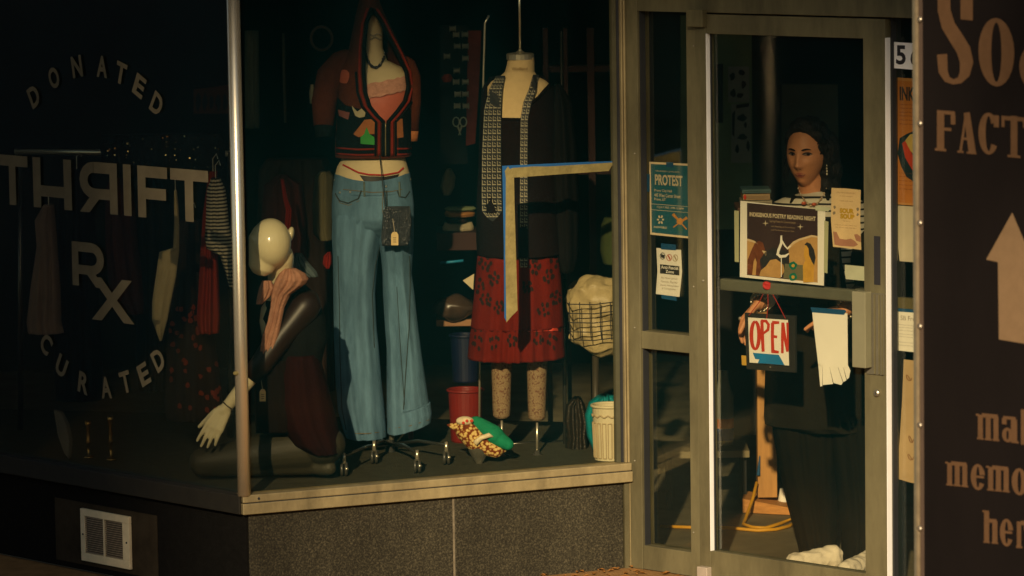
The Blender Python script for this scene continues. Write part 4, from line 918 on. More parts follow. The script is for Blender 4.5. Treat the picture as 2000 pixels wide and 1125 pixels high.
patch([(687, 206), (692, 212), (698, 218), (706, 212), (714, 220), (712, 228), (702, 230), (694, 226), (689, 214)], M('cream_knit', (.42, .36, .22), .95), .006)
patch([(716, 248), (722, 262), (731, 268), (732, 283), (704, 281), (704, 268), (711, 262)], M('green_knit', (.05, .28, .06), .95), .006)
for y in (290, 301): trim(dens([(657, y - 1), (700, y + 2), (735, y + 1)]), .004, JR, .003); 
for y in (290, 301): trim(dens([(772, y + 1), (803, y)]), .004, JR, .003)
patch(blob(671, 150, 12, 14, 12, .1), M('rose_knit', (.36, .09, .05), .95), .005)
sub('sleeve', TB([Q(690, 104, jd), Q(682, 109, jd - .01), Q(668, 120, jd - .02), Q(645, 148, jd - .03), Q(633, 200, jd - .04), Q(632, 246, jd - .06)], [.012, .032, .048, .055, .050, .040], 18), JK, t, smooth=True)
sub('cuff', TB([Q(632, 244, jd - .06), Q(633, 268, jd - .07)], [.036, .034], 16), JD, t, smooth=True)
sub('sleeve', TB([Q(784, 112, jd), Q(790, 117, jd), Q(797, 124, jd), Q(805, 150, jd), Q(808, 200, jd), Q(805, 255, jd)], [.008, .020, .028, .034, .03, .026], 14), JK, t, smooth=True)
sub('cuff', TB([Q(805, 255, jd), Q(804, 275, jd)], [.026, .024], 14), OR2, t, smooth=True)
# beads
BEAD = M('black_bead', (.02, .02, .03), .15, 0, spec=.9); PEARL = M('rhinestone', (.7, .65, .5), .15, .6)
tb2 = bvh([c for c in t.children if c.name.startswith('torso')][0])
nk = None
bm = bmesh.new()
for k in range(24):
    a = PI * (1.0 + k / 23); x, y = 733 + 20 * math.cos(a), 88 - 44 * math.sin(a) * (1 if True else 0)
    p = cast(tb2, x, y, .006)
    if p: ball(bm, p, .0055 if k % 3 else .007, 8, 6)
if bm.verts: sub('bead_necklace', bm, BEAD, t, smooth=True)
bm = bmesh.new()
for k in range(16):
    p = cast(tb2, 724 + (k % 8) * 3, 68 + 7 * (k // 8) + 2 * math.sin(k), .006)
    if p: ball(bm, p, .0042, 6, 5)
if bm.verts: sub('rhinestone_choker', bm, PEARL, t)
trim_pts = lambda path, off=.003, tr=tb2: [p for p in (cast(tr, x, y, off) for x, y in path) if p]
UR = M('red_elastic', (.40, .02, .015), .7)
sub('red_strap', TB(trim_pts(dens([(660, 317), (680, 327), (700, 337), (720, 341), (750, 342), (778, 337), (788, 328), (794, 316)])), .0035, 6), UR, t)
patch([(702, 342), (720, 344), (752, 345), (780, 340), (772, 356), (712, 356)], M('black_satin', (.015, .012, .012), .5), .004, 'black_panel', t, tb2)
# jeans
DEN = M('faded_denim', (.034, .090, .180), .9, 0, .45, 6, .6, 260, c2=(.115, .215, .31), stretch=(3, 3, .7))
DEN2 = M('denim_seam', (.10, .13, .12), .9, 0, .3, 90)
jl = [(338, 654, 801, .128), (352, 652, 803, .130), (375, 649, 806, .136), (400, 648, 809, .138), (425, 648, 809, .136), (440, 652, 806, .118), (455, 664, 795, .085), (465, 680, 780, .05)]
hip = bmesh.new(); rowloft(hip, jl, jd, n=64, folds=5, famp=.03, seed=1)
for v in hip.verts:                                                  # waistband dips at the front
    if v.co.z > Q(700, 372, jd).z: v.co.z -= .022 * (1 - min(1, ((v.co.x - Q(728, 345, jd).x) / .13) ** 2)) * (1 if v.co.y < jd else -.3)
capt = [f for f in hip.faces if len(f.verts) > 10]; bmesh.ops.delete(hip, geom=capt[:1], context='FACES_ONLY'); bmesh.ops.recalc_face_normals(hip, faces=hip.faces)
jeans = sub('flared_jeans', hip, DEN, t, smooth=True)
LL = [(405, 656, 752, .115), (425, 649, 752, .128), (462, 648, 747, .126), (500, 650, 739, .116), (574, 651, 733, .095), (640, 652, 736, .09), (679, 653, 740, .09), (740, 655, 745, .095), (800, 660, 751, .105), (835, 669, 754, .11), (853, 676, 755, .11)]
RLg = [(405, 735, 800, .112), (425, 735, 808, .125), (462, 738, 808, .122), (500, 744, 807, .110), (534, 747, 805, .092), (574, 748, 810, .09), (640, 752, 817, .088), (679, 755, 822, .088), (740, 755, 831, .095), (800, 755, 840, .10), (828, 756, 844, .105), (845, 756, 842, .105)]
legL = sub('trouser_leg', RL(LL, jd, n=60, folds=7, famp=.17, seed=5, sub_=6, wave=.12), DEN, jeans, smooth=True)
bmr = bmesh.new(); rowloft(bmr, RLg, jd, n=60, folds=7, famp=.17, seed=11, sub_=6, wave=.12)
for v in bmr.verts:
    if v.co.z < Q(800, 800, jd).z: v.co.z += max(0, (v.co.x - Q(770, 800, jd).x)) * .28
bmesh.ops.recalc_face_normals(bmr, faces=bmr.faces); legR = sub('trouser_leg', bmr, DEN, jeans, smooth=True)
tl, tr_, th_ = bvh(legL), bvh(legR), bvh(jeans)
def seam(tree_, path, r=.0022, mat=DEN2, name='seam', par=jeans, off=.002, sm=False):
    pts = [p for p in (cast(tree_, x, y, off) for x, y in dens(path, 14)) if p]
    if len(pts) > 1: sub(name, TB(pts, r, 6), mat, par, smooth=sm)
STI = M('dark_stitch', (.035, .045, .045), .9); STO = M('orange_stitch', (.16, .12, .06), .9)
seam(tl, [(660, 500), (663, 600), (664, 700), (668, 800), (676, 840)], .0016, STI)
seam(tr_, [(800, 500), (801, 560), (799, 640), (793, 720), (788, 800)], .0018, STI)
seam(tl, [(676, 846), (715, 847), (752, 843)], .0016, STO, 'hem_stitch'); seam(tr_, [(760, 838), (800, 832), (838, 820)], .0016, STO, 'hem_stitch')
seam(tl, [(742, 480), (733, 520), (727, 574), (731, 679)], .0016, STI); seam(tr_, [(775, 560), (782, 680), (790, 790)], .0013, STI)
seam(th_, [(755, 372), (756, 400), (752, 440), (745, 476)], .0028, STI, 'fly_seam'); seam(th_, [(748, 374), (747, 410), (750, 435)], .0014, STO)
seam(th_, [(655, 378), (663, 392), (680, 397), (700, 388), (706, 372)], .003, STI, 'pocket_edge'); seam(th_, [(656, 382), (664, 396), (681, 401), (702, 392)], .0013, STO)
seam(th_, [(800, 374), (792, 386), (780, 384), (776, 372)], .0028, STI, 'pocket_edge')
seam(th_, [(650, 368), (690, 372), (728, 376), (765, 374), (805, 366)], .0016, STO, 'waist_stitch')
for x in (711, 780): seam(th_, [(x, 355), (x + 1, 384)], .0042, DEN2, 'belt_loop')
for x, y in ((664, 376), (684, 375), (754, 364)):
    bm = bmesh.new(); p = cast(th_, x, y, .002)
    if p: ball(bm, p, .0045, 8, 6); sub('rivet', bm, CHROME, jeans)
    else: bm.free()
FX = M('faded_patch', (.17, .24, .24), .9, 0, .3, 14)
# caster base
sub('pole', TB([Q(770, 800, jd), Q(764, 862, jd)], .011, 12), CHROME, t, smooth=True)
hub = Q(762, 868, jd); sub('hub', TB([hub + Vector((0, 0, .02)), hub - Vector((0, 0, .03))], [.016, .02], 12), DARKMETAL, t)
WM = M('rubber_wheel', (.045, .043, .035), .35, 0, spec=.7)
for x, y, dy in ((672, 912, 15.85), (731, 888, 16.0), (815, 908, 15.85), (872, 892, 15.92)):
    dd = (CAMH - DZ - .03) * F / (y + 330 + 4); P_ = Vector((Q(x, y, dd).x, dd, DZ + .028))
    sub('base_arm', TB([hub, (hub + P_) / 2 + Vector((0, 0, .04)), P_ + Vector((0, 0, .05))], [.008, .007, .006], 8), M('dark_chrome', (.10, .095, .08), .25, .8), t, smooth=True)
    bm = bmesh.new()
    for s in (-1, 1): c_ = P_ + Vector((s * .008, 0, 0)); tube(bm, [c_ - Vector((.006, 0, 0)), c_ - Vector((.004, 0, 0)), c_ + Vector((.004, 0, 0)), c_ + Vector((.006, 0, 0))], [.020, .027, .027, .020], 16)
    wh = sub('caster', bm, WM, t, smooth=True); sub('caster_stem', TB([P_ + Vector((0, 0, .022)), P_ + Vector((0, 0, .062))], [.009, .006], 10), CHROME, wh, smooth=True)
    bm = bmesh.new(); ball(bm, P_ + Vector((.010, -.02, .004)), .007, 8, 6); sub('axle_cap', bm, CHROME, wh, smooth=True)
# beaded pouch
pd = jd - .165
t = thing('beaded_pouch', 'small black sequined pouch with a paper tag hanging over the jeans', 'pouch', Q(774, 480, pd))
sub('bag', RL([(403, 752, 800, .01), (412, 748, 802, .022), (440, 746, 804, .028), (465, 744, 801, .026), (480, 746, 797, .012)], pd, folds=3, famp=.1), M('black_sequin', (.012, .014, .02), .3, 0, .3, 60, .8, 300, spec=.9), t, smooth=True)
bm = bmesh.new()
for k in range(34):
    p = Q(random.uniform(748, 801), random.uniform(408, 478), pd - .03); ball(bm, p, .0022, 5, 4)
o = sub('sequin', bm, M('sequin_glint', (.5, .5, .5), .12, .9), t); o['kind'] = 'stuff'
sub('strap', TB([Q(741, 300, pd + .04), Q(746, 345, pd), Q(752, 405, pd)], .002, 6), INK, t)
tag_part(t, 771, 466, pd - .034, 26, 14)

# ---- dress form
dd_ = 15.95
t = thing('dress_form', 'cream dress form with metal neck cap wearing a dark vest and red floral skirt', 'dress form', Q(1015, floor_row(dd_), dd_))
LIN = M('natural_linen', (.50, .37, .19), .85, 0, .1, 60, .2, 260)
sub('torso', RL([(112, 992, 1043, .05), (125, 990, 1044, .055), (140, 986, 1044, .055), (150, 975, 1050, .06), (158, 960, 1066, .07), (170, 950, 1078, .075), (195, 946, 1080, .09), (240, 944, 1080, .11), (330, 955, 1070, .10), (420, 945, 1082, .11), (480, 940, 1086, .11)], dd_, n=56), LIN, t, smooth=True)
bm = bmesh.new(); c_ = Q(1016, 113, dd_); lathe(bm, c_, [(.054, -.006), (.054, .014), (.05, .018), (.02, .021), (.009, .028), (.006, .034)]); cap = sub('neck_cap', bm, CHROME, t, smooth=False)
sub('neck_rod', TB([c_ + Vector((0, 0, .03)), c_ + Vector((0, 0, .36))], .005, 8), CHROME, cap, smooth=True)
bm = bmesh.new(); put_text(bm, 'Wolford', (Q(999, 137, dd_ - .062), Q(1030, 137, dd_ - .062), Q(999, 131, dd_ - .062)), 0); sub('neck_stamp', bm, M('faded_brown_ink', (.2, .12, .05), .8), t)
vs = bmesh.new(); rowloft(vs, [(150, 952, 1066, .085), (175, 940, 1084, .098), (230, 936, 1090, .122), (330, 934, 1088, .122), (400, 930, 1092, .14), (470, 930, 1096, .158), (496, 932, 1098, .162)], dd_, n=110, sub_=10)
NECK = [(972, 100), (968, 160), (974, 195), (977, 232), (1020, 234), (1034, 205), (1052, 190), (1081, 158), (1081, 100)]
NECK2 = [(944, 100), (952, 215), (966, 178), (980, 150), (980, 100)]
kill = []
for f in vs.faces:
    c = f.calc_center_median(); d = c - CAM; dp = d.dot(f0); px_ = CX + F * d.dot(R) / dp; py_ = CY - F * d.dot(U) / dp
    if (c.y < dd_ + .03 and (inside(px_, py_, NECK) or inside(px_, py_, NECK2))) or len(f.verts) > 10: kill.append(f)
bmesh.ops.delete(vs, geom=kill, context='FACES'); bmesh.ops.recalc_face_normals(vs, faces=vs.faces)
tv0 = BVHTree.FromBMesh(vs)
vest = sub('dark_vest', vs, M('burgundy_black_cloth', (.008, .004, .004), .95, 0, .3, 14, .3, 90), t, smooth=True); sd = vest.modifiers.new('thickness', 'SOLIDIFY'); sd.thickness = .005
sub('draped_jacket', RL([(165, 1082, 1096, .05), (200, 1070, 1118, .09), (300, 1068, 1128, .11), (400, 1072, 1132, .11), (500, 1080, 1130, .11), (530, 1090, 1120, .08)], dd_ + .03, folds=4, famp=.15, seed=6), M('dark_jacket', (.006, .005, .005), .95), t, smooth=True)
SKR = M('red_crepe', (.10, .008, .004), .9, 0, .2, 10, .3, 90)
sk = sub('red_skirt', RL([(455, 950, 1075, .09), (500, 932, 1092, .13), (560, 927, 1097, .14), (620, 921, 1100, .15), (638, 919, 1101, .152)], dd_ - .01, folds=9, famp=.09, seed=7, n=90), SKR, t, smooth=True)
sf = sub('skirt_flounce', RL([(636, 921, 1099, .155), (650, 918, 1101, .165), (675, 915, 1102, .175), (698, 913, 1104, .175)], dd_ - .01, folds=12, famp=.13, seed=12, n=110), SKR, t, smooth=True)
ts, tf = bvh(sk), bvh(sf)
FLO = M('black_flock', (.02, .012, .01), .95)
bm = bmesh.new()
for cx_, cy_ in ((948, 515), (964, 545), (950, 585), (975, 600), (1070, 540), (1085, 580), (1062, 605), (935, 560), (1088, 510), (1030, 560), (1045, 520)):
    for k in range(7):
        a = 2 * PI * k / 7 + random.random(); r_ = random.uniform(7, 11); applique(bm, ts, blob(cx_ + math.cos(a) * r_, cy_ + math.sin(a) * r_ * 1.2, 3.4, 5, 6, .3, a), .003, 5)
    applique(bm, ts, blob(cx_, cy_, 3, 4, 6), .003, 5)
o = sub('floral_print', bm, FLO, t); o['kind'] = 'stuff'
bm = bmesh.new()
for cx_ in (932, 965, 1000, 1052, 1078):
    for k in range(6):
        a = k * 1.05; applique(bm, tf, blob(cx_ + math.cos(a) * 8, 664 + random.uniform(-4, 8) + math.sin(a) * 10, 3, 5, 6, .3), .003, 5)
for x in range(926, 1098, 11):
    applique(bm, tf, [(x, 640), (x + 5, 640), (x + 5, 648), (x, 648)], .003, 5)
o = sub('floral_print', bm, FLO, t); o['kind'] = 'stuff'
bm = bmesh.new(); applique(bm, tf, [(1030, 638), (1090, 638), (1090, 646), (1030, 648)], .004, 6); sub('ribbon_band', bm, M('bright_red_ribbon', (.5, .04, .015), .5), t)
vso = bmesh.new(); rowloft(vso, [(150, 952, 1066, .085), (175, 940, 1084, .098), (230, 936, 1090, .122), (330, 934, 1088, .122)], dd_, n=64, sub_=8); tvs = BVHTree.FromBMesh(vso); vso.free()
pts = [p for p in (cast(tvs, x, y, .002) for x, y in dens([(1016, 233), (1022, 233), (1034, 205), (1052, 190), (1066, 174), (1079, 160)], 5)) if p]; sub('vest_piping', TB(pts, .0065, 8), MATS['burgundy_black_cloth'], vest, smooth=True)
pts = [p for p in (cast(tvs, x, y, .002) for x, y in dens([(976, 232), (1018, 233)], 5)) if p]; sub('vest_piping', TB(pts, .005, 8), MATS['burgundy_black_cloth'], vest, smooth=True)
# patterned ties
TIE = M('black_tie_silk', (.015, .015, .017), .6); LNK = M('pale_chain_print', (.26, .23, .16), .7)
def tie(path, name, cols, cell):
    bm = bmesh.new(); L = []; Rr = []; tv = BVHTree.FromBMesh(vsolid)
    for x, y, wd in path:
        a = cast(tv, x - wd / 2, y, .012, Q(x - wd / 2, y, dd_ - .12)); b = cast(tv, x + wd / 2, y, .012, Q(x + wd / 2, y, dd_ - .12)); L.append(a); Rr.append(b)
    f_ = [bm.verts.new(p) for p in L]; g_ = [bm.verts.new(p) for p in Rr]; f2 = [bm.verts.new(p + Vector((0, .006, 0))) for p in L]; g2 = [bm.verts.new(p + Vector((0, .006, 0))) for p in Rr]
    for i in range(len(L) - 1):
        bm.faces.new((f_[i], g_[i], g_[i + 1], f_[i + 1])); bm.faces.new((f2[i], f2[i + 1], g2[i + 1], g2[i])); bm.faces.new((f_[i], f_[i + 1], f2[i + 1], f2[i])); bm.faces.new((g_[i], g2[i], g2[i + 1], g_[i + 1]))
    tt_ = sub(name, bm, TIE, t)
    bm = bmesh.new(); n = len(path); y = path[0][1] + 4; row = 0
    while y < path[-1][1] - 6:
        i = max(k for k in range(n - 1) if path[k][1] <= y) if y >= path[0][1] else 0; u_ = (y - path[i][1]) / (path[i + 1][1] - path[i][1]); nc = cols
        for c_ in range(nc):
            u0_ = (c_ + .12 + (.0 if row % 2 else .0)) / nc; u1_ = (c_ + .88) / nc
            def P_(u, yy):
                j = min(n - 2, max(0, i + (1 if yy > path[i + 1][1] else 0))); v = (yy - path[j][1]) / (path[j + 1][1] - path[j][1]); a = L[j].lerp(L[j + 1], v); b = Rr[j].lerp(Rr[j + 1], v); return a.lerp(b, u) + Vector((0, -.0012, 0))
            h = cell * .8; um = (u0_ + u1_) / 2; w2 = (u1_ - u0_) * .2
            for q in ([(u0_, y), (u0_ + w2, y), (u0_ + w2, y + h), (u0_, y + h)], [(u0_ + w2, y + h * .72), (u1_, y + h * .72), (u1_, y + h * .95), (u0_ + w2, y + h * .95)], [(um, y + h * .1), (u1_, y + h * .35), (u1_, y + h * .5), (um, y + h * .3)]):
                bm.faces.new([bm.verts.new(P_(*z)) for z in q])
        y += cell; row += 1
    o = sub('chain_print', bm, LNK, tt_); o['kind'] = 'stuff'
vsolid = bmesh.new(); rowloft(vsolid, [(140, 975, 1050, .06), (160, 948, 1070, .085), (175, 940, 1084, .10), (230, 936, 1090, .128), (330, 934, 1088, .128), (400, 930, 1092, .135), (505, 935, 1098, .14), (560, 927, 1097, .15)], dd_, n=64, sub_=6)
tie([(978, 148, 18), (968, 175, 26), (962, 215, 34), (960, 300, 38), (960, 380, 40), (961, 412, 40), (961, 422, 26), (962, 432, 3)], 'wide_patterned_tie', 4, 12.5)
tie([(1047, 146, 12), (1040, 175, 15), (1030, 200, 16), (1024, 232, 15), (1023, 300, 15), (1023, 400, 16), (1023, 500, 17), (1023, 520, 15)], 'narrow_patterned_tie', 2, 12.5)
# leg forms under the skirt
TGT = ramp_mat('paisley_tights', [(0, (.08, .03, .02)), (.40, (.12, .06, .035)), (.52, (.22, .16, .09)), (.62, (.17, .11, .06)), (1, (.27, .21, .12))], 110, 'noise', .75)
for x0, x1, xs, yb in ((961, 998, 980, 816), (1030, 1067, 1049, 820)):
    lg = thing('leg_form', 'patterned tights on a %s leg form under the red skirt' % ('left' if xs < 1000 else 'right'), 'leg form', Q(xs, floor_row(15.92), 15.92), 'leg forms under the red skirt')
    sub('tights', RL([(640, x0 - 2, x1 + 2, .05), (700, x0 - 2, x1 + 2, .045), (760, x0, x1, .042), (800, x0 + 1, x1 - 1, .04), (yb - 4, x0 + 2, x1 - 2, .036), (yb, x0 + 6, x1 - 6, .03)], 15.92), TGT, lg, smooth=True)
    b0 = Q(xs, floor_row(15.92), 15.92)
    sub('rod', TB([b0 + Vector((0, 0, .01)), Q(xs, yb, 15.92)], .005, 8), CHROME, lg, smooth=True)
    bm = bmesh.new(); lathe(bm, b0, [(.045, 0.001), (.043, .008), (.012, .014), (.01, .03)]); sub('foot_disc', bm, M('smoky_chrome', (.15, .14, .12), .2, .7), lg, smooth=True)
# glass-like foot below the cushion
bm = bmesh.new(); b0 = Q(936, floor_row(15.72), 15.72); lathe(bm, b0, [(.016, .001), (.014, .012), (.03, .035), (.042, .06), (.044, .09), (.04, .1)]); 
solo('smoky_stand_foot', bm, M('smoky_foot_glass', (.07, .065, .05), .2, 0, spec=.8), 'smoky round stand foot under the patterned cushion', 'cup', smooth=True)
# ---- patterned cushion shaped like a bird
cd_ = 15.72
t = thing('bird_cushion', 'gold scale patterned bird cushion with green cloth resting near the window sill', 'cushion', Q(940, 893, cd_))
GS = ramp_mat('gold_scale_cloth', [(0, (.62, .47, .20)), (.42, (.50, .33, .10)), (.56, (.16, .04, .01)), (1, (.10, .02, .005))], 80, 'voronoi', .8); GR = M('emerald_cloth', (.01, .17, .085), .75, 0, .3, 12, .3, 60)
bm = bmesh.new(); capsule(bm, Q(912, 842, cd_), Q(935, 862, cd_), .045, .050, 18); capsule(bm, Q(935, 862, cd_), Q(968, 880, cd_ - .01), .050, .030, 18); capsule(bm, Q(908, 838, cd_), Q(875, 830, cd_), .030, .006, 12); capsule(bm, Q(965, 884, cd_), Q(985, 878, cd_), .02, .012, 12)
sub('scale_body', voxel(bm, .005, 3), GS, t, smooth=True)
bm = bmesh.new(); capsule(bm, Q(930, 828, cd_ + .01), Q(965, 850, cd_ - .01), .032, .040, 16); capsule(bm, Q(965, 852, cd_ - .01), Q(992, 868, cd_ - .02), .036, .024, 16)
sub('green_wrap', voxel(bm, .005, 3), GR, t, smooth=True)
bm = bmesh.new(); ball(bm, Q(908, 822, cd_ - .015), (.035, .025, .018), 14, 10); sub('cream_head', bm, M('cream_flower_cloth', (.6, .5, .32), .85, 0, .3, 60), t, smooth=True)
for x, y in ((905, 826), (912, 822), (921, 822)): bm = bmesh.new(); ball(bm, Q(x, y, cd_ - .042), (.006, .003, .006), 8, 6); sub('red_flower', bm, RP if False else M('red_brush_paint', (.52, .035, .012)), t)
sub('cream_bow', TB([Q(928, 866, cd_ - .055), Q(940, 855, cd_ - .055), Q(955, 850, cd_ - .05), Q(963, 853, cd_ - .045)], [.012, .009, .010, .003], 10), M('cream_flower_cloth', (.6, .5, .32)), t, smooth=True)
# ================================================================== the person behind the door
pdp = 15.68
SKIN = M('skin', (.58, .25, .11), .5, 0, .14, 40, .08, 300, spec=.35)
HAIR = M('dark_brown_hair', (.014, .009, .006), .55, 0, .5, 60, .6, 180, stretch=(1, 1, .15), spec=.2)
SHIRT = ramp_mat('striped_jersey', [(0, (.03, .028, .025)), (.16, (.03, .028, .025)), (.22, (.62, .56, .42)), (1, (.62, .56, .42))], 12.5, 'wave', .85, dist=.8)
APR = M('black_apron_cloth', (.015, .012, .0075), .9, 0, .3, 8, .35, 60); TRO = M('black_trousers', (.009, .0072, .0045), .9, 0, .3, 6, .35, 40)
base = onz(1615, 1105, .003); t = thing('person', 'person with dark hair in striped shirt and black apron standing behind the glass door', 'person', (base.x, 15.62, .003))
yaw = math.radians(25); Xl = Vector((math.cos(yaw), -math.sin(yaw), 0)); Fw = Vector((-math.sin(yaw), -math.cos(yaw), 0)); Zu = Vector((0, 0, 1))
Hc = Q(1576, 299, pdp)
def HL(x, f, z): return Hc + Xl * x + Fw * f + Zu * z
def g(v, s): return math.exp(-(v / s) ** 2)
bm = bmesh.new()
nu, nv = 120, 90; rings = []
for j in range(nv + 1):
    ph = -PI / 2 + PI * j / nv; cz = math.sin(ph); cr = math.cos(ph); ring = []
    for i in range(nu):
        th = 2 * PI * i / nu; sx_, cf = math.sin(th), math.cos(th)
        z = cz * .128; x = cr * sx_ * .0745; f = cr * cf * (.094 if cf > 0 else .098)
        lo = max(0, -z / .128)
        x *= 1 - .36 * lo ** 1.8; f = f * (1 - .10 * lo) + (.010 * lo if cf > 0 else .03 * lo)
        if cf < 0: f *= (1 - .25 * lo)
        fr_ = max(0, cf) ** .7
        if cf > 0:
            nose = .0225 * g(x, .0105 + .003 * g(z + .045, .012)) * (g(z + .043, .014) if z < -.043 else max(0, 1 - ((z + .043) / .062)) ** 1.15 if z < .019 else 0)
            f += nose * fr_
            f += .006 * (g(x - .011, .006) + g(x + .011, .006)) * g(z + .046, .008)
            for s in (-1, 1):
                f -= .012 * g(x - s * .031, .017) * g(z + .001, .013); f += .005 * g(x - s * .033, .022) * g(z - .021, .008); f += .006 * g(x - s * .042, .018) * g(z + .032, .02)
            f += .004 * g(x, .026) * g(z + .078, .012) - .0015 * g(x, .02) * g(z + .096, .005)
            f += .0065 * g(x, .024) * g(z + .112, .014)
        ring.append(bm.verts.new(HL(x, f, z)))
    rings.append(ring)
for a, b in zip(rings, rings[1:]):
    for k in range(nu): bm.faces.new((a[k], a[(k + 1) % nu], b[(k + 1) % nu], b[k]))
bmesh.ops.remove_doubles(bm, verts=bm.verts, dist=.0002)
for s in (-1, 1): ball(bm, HL(s * .077, -.012, -.012), (.010, .018, .030), 14, 10)
capsule(bm, HL(.0, -.022, -.06), Q(1592, 402, pdp + .03), .052, .056, 20)
capsule(bm, Q(1590, 402, pdp + .02), Q(1530, 418, pdp), .055, .05); capsule(bm, Q(1592, 402, pdp + .02), Q(1668, 416, pdp + .05), .055, .05)
capsule(bm, Q(1598, 440, pdp + .02), Q(1608, 620, pdp), .12, .11, 20)
capsule(bm, Q(1580, 660, pdp), Q(1598, 1080, 15.68), .07, .035); capsule(bm, Q(1660, 660, pdp), Q(1684, 1082, 15.66), .07, .035)
def DW(x, y, o): return FD.W(x, y, o)
# right arm, hand behind the OPEN sign
S1, E1, W1 = Q(1524, 425, pdp), Q(1522, 545, 15.56), DW(1484, 592, -.15)
capsule(bm, S1, E1, .048, .040); capsule(bm, E1, W1, .038, .026)
d1 = DW(1450, 630, -.13) - W1
hand(bm, W1, d1, FD.e * .55 - FD.n * .2 - Vector((0, 0, .6)), 1.12, (.5, .55, .6, .65), .10, 1, .3)
# left arm, hand behind the tear-off sheet
S2, E2, W2 = Q(1672, 425, pdp + .05), Q(1700, 560, 15.5), DW(1652, 604, -.15)
capsule(bm, S2, E2, .048, .040); capsule(bm, E2, W2, .038, .026)
d2 = DW(1612, 615, -.12) - W2
hand(bm, W2, d2, FD.e * -.5 - Vector((0, 0, .75)), 1.08, (.12, .25, .35, .45), .10, 1, .2)
sub('body', voxel(bm, .0032, 1), SKIN, t, smooth=True)
EYW = M('eye_white', (.20, .155, .12), .3); IR = M('dark_iris', (.02, .012, .008), .15, spec=.8); LIP = M('lips', (.36, .095, .06), .42, 0, .08)
bo = [c for c in t.children if c.name.startswith('body')][0]; tb_ = bvh(bo)
def SF(x, z, off=0.0):
    h = tb_.ray_cast(HL(x, .30, z), -Fw)
    return (h[0] if h[0] else HL(x, .09, z)) + Fw * off
def face_patch(name, outline, off, mat, par):
    bm = bmesh.new(); cx_ = sum(p[0] for p in outline) / len(outline); cz_ = sum(p[1] for p in outline) / len(outline); c = bm.verts.new(SF(cx_, cz_, off * 1.4)); v = [bm.verts.new(SF(x, z, off)) for x, z in outline]
    for i in range(len(v)): bm.faces.new((c, v[i], v[(i + 1) % len(v)]))
    bmesh.ops.recalc_face_normals(bm, faces=bm.faces); return sub(name, bm, mat, par, smooth=True)
for s in (-1, 1):
    ex_, ez_ = s * .0315, .001
    al = [(ex_ + .0155 * math.cos(a), ez_ + (.0062 if math.sin(a) > 0 else .0042) * math.sin(a)) for a in [2 * PI * k / 16 for k in range(16)]]
    ey = face_patch('eye', al, .0012, EYW, t)
    face_patch('iris', [(ex_ + .003 + .0062 * math.cos(a), ez_ + .0006 + .0052 * math.sin(a)) for a in [2 * PI * k / 12 for k in range(12)]], .0026, IR, ey)
    sub('upper_lid', TB([SF(ex_ + .0175 * u, ez_ + .0068 - .0062 * u * u, .0016) for u in (-1, -.66, -.33, 0, .33, .66, 1)], [.0010, .0020, .0026, .0028, .0026, .0022, .0012], 8), M('dark_lashes', (.03, .012, .008), .6), ey, smooth=True)
    sub('lower_lid', TB([SF(ex_ + .015 * u, ez_ - .0045 + .004 * u * u, .0008) for u in (-1, -.5, 0, .5, 1)], [.0005, .0011, .0012, .0011, .0005], 6), M('lid_shadow', (.16, .06, .035), .6), ey, smooth=True)
    sub('eyebrow', TB([SF(s * (.013 + .0066 * k), .0165 + (0, .0020, .0040, .0052, .0048, .0020)[k], .0008) for k in range(6)], [.0018, .0034, .0036, .0032, .0024, .0010], 8), M('brow_hair', (.02, .009, .006), .8), t, smooth=True)
    face_patch('nostril', [(s * .0075 + .003 * math.cos(a), -.0545 + .0018 * math.sin(a)) for a in [2 * PI * k / 8 for k in range(8)]], .0006, M('mouth_dark', (.08, .02, .015), .7), t)
up = [(-.0225, -.0775), (-.015, -.0722), (-.006, -.0688), (0, -.0702), (.006, -.0688), (.015, -.0722), (.0225, -.0775), (.012, -.0778), (0, -.0782), (-.012, -.0778)]
face_patch('upper_lip', up, .0010, LIP, t)
face_patch('lower_lip', [(-.0205, -.0785), (-.010, -.0788), (0, -.0792), (.010, -.0788), (.0205, -.0785), (.014, -.0850), (.006, -.0880), (-.006, -.0880), (-.014, -.0850)], .0014, LIP, t)
sub('mouth_line', TB([SF(x, -.0783 - .0006 * math.cos(x * 150), .0012) for x in (-.022, -.011, 0, .011, .022)], [.0006, .0011, .0011, .0011, .0006], 6), MATS['mouth_dark'], t)
# hair
bm = bmesh.new(); ball(bm, HL(0, .016, .098), (.062, .055, .042), 20, 14)
ball(bm, HL(.0, -.026, .036), (.086, .094, .106), 32, 24); ball(bm, HL(.03, -.055, .0), (.080, .085, .10), 28, 20); ball(bm, HL(.05, -.07, -.07), (.065, .07, .10), 24, 18)
ball(bm, HL(.065, -.05, -.14), (.05, .05, .08), 20, 14); ball(bm, HL(-.045, -.03, .0), (.042, .06, .09), 20, 14)
capsule(bm, HL(.0, .062, .100), HL(.062, .040, .068), .016, .020); capsule(bm, HL(.062, .040, .070), HL(.078, .015, .02), .018, .014); capsule(bm, HL(0, .062, .100), HL(-.058, .038, .072), .015, .018); capsule(bm, HL(-.058, .038, .075), HL(-.074, .018, .015), .016, .008)
hb = voxel(bm, .0045, 3)
for v in hb.verts:
    n_ = noise.noise_vector(v.co * 38) * .006 + noise.noise_vector(v.co * 90) * .0025; v.co += n_
sub('hair', hb, HAIR, t, smooth=True)
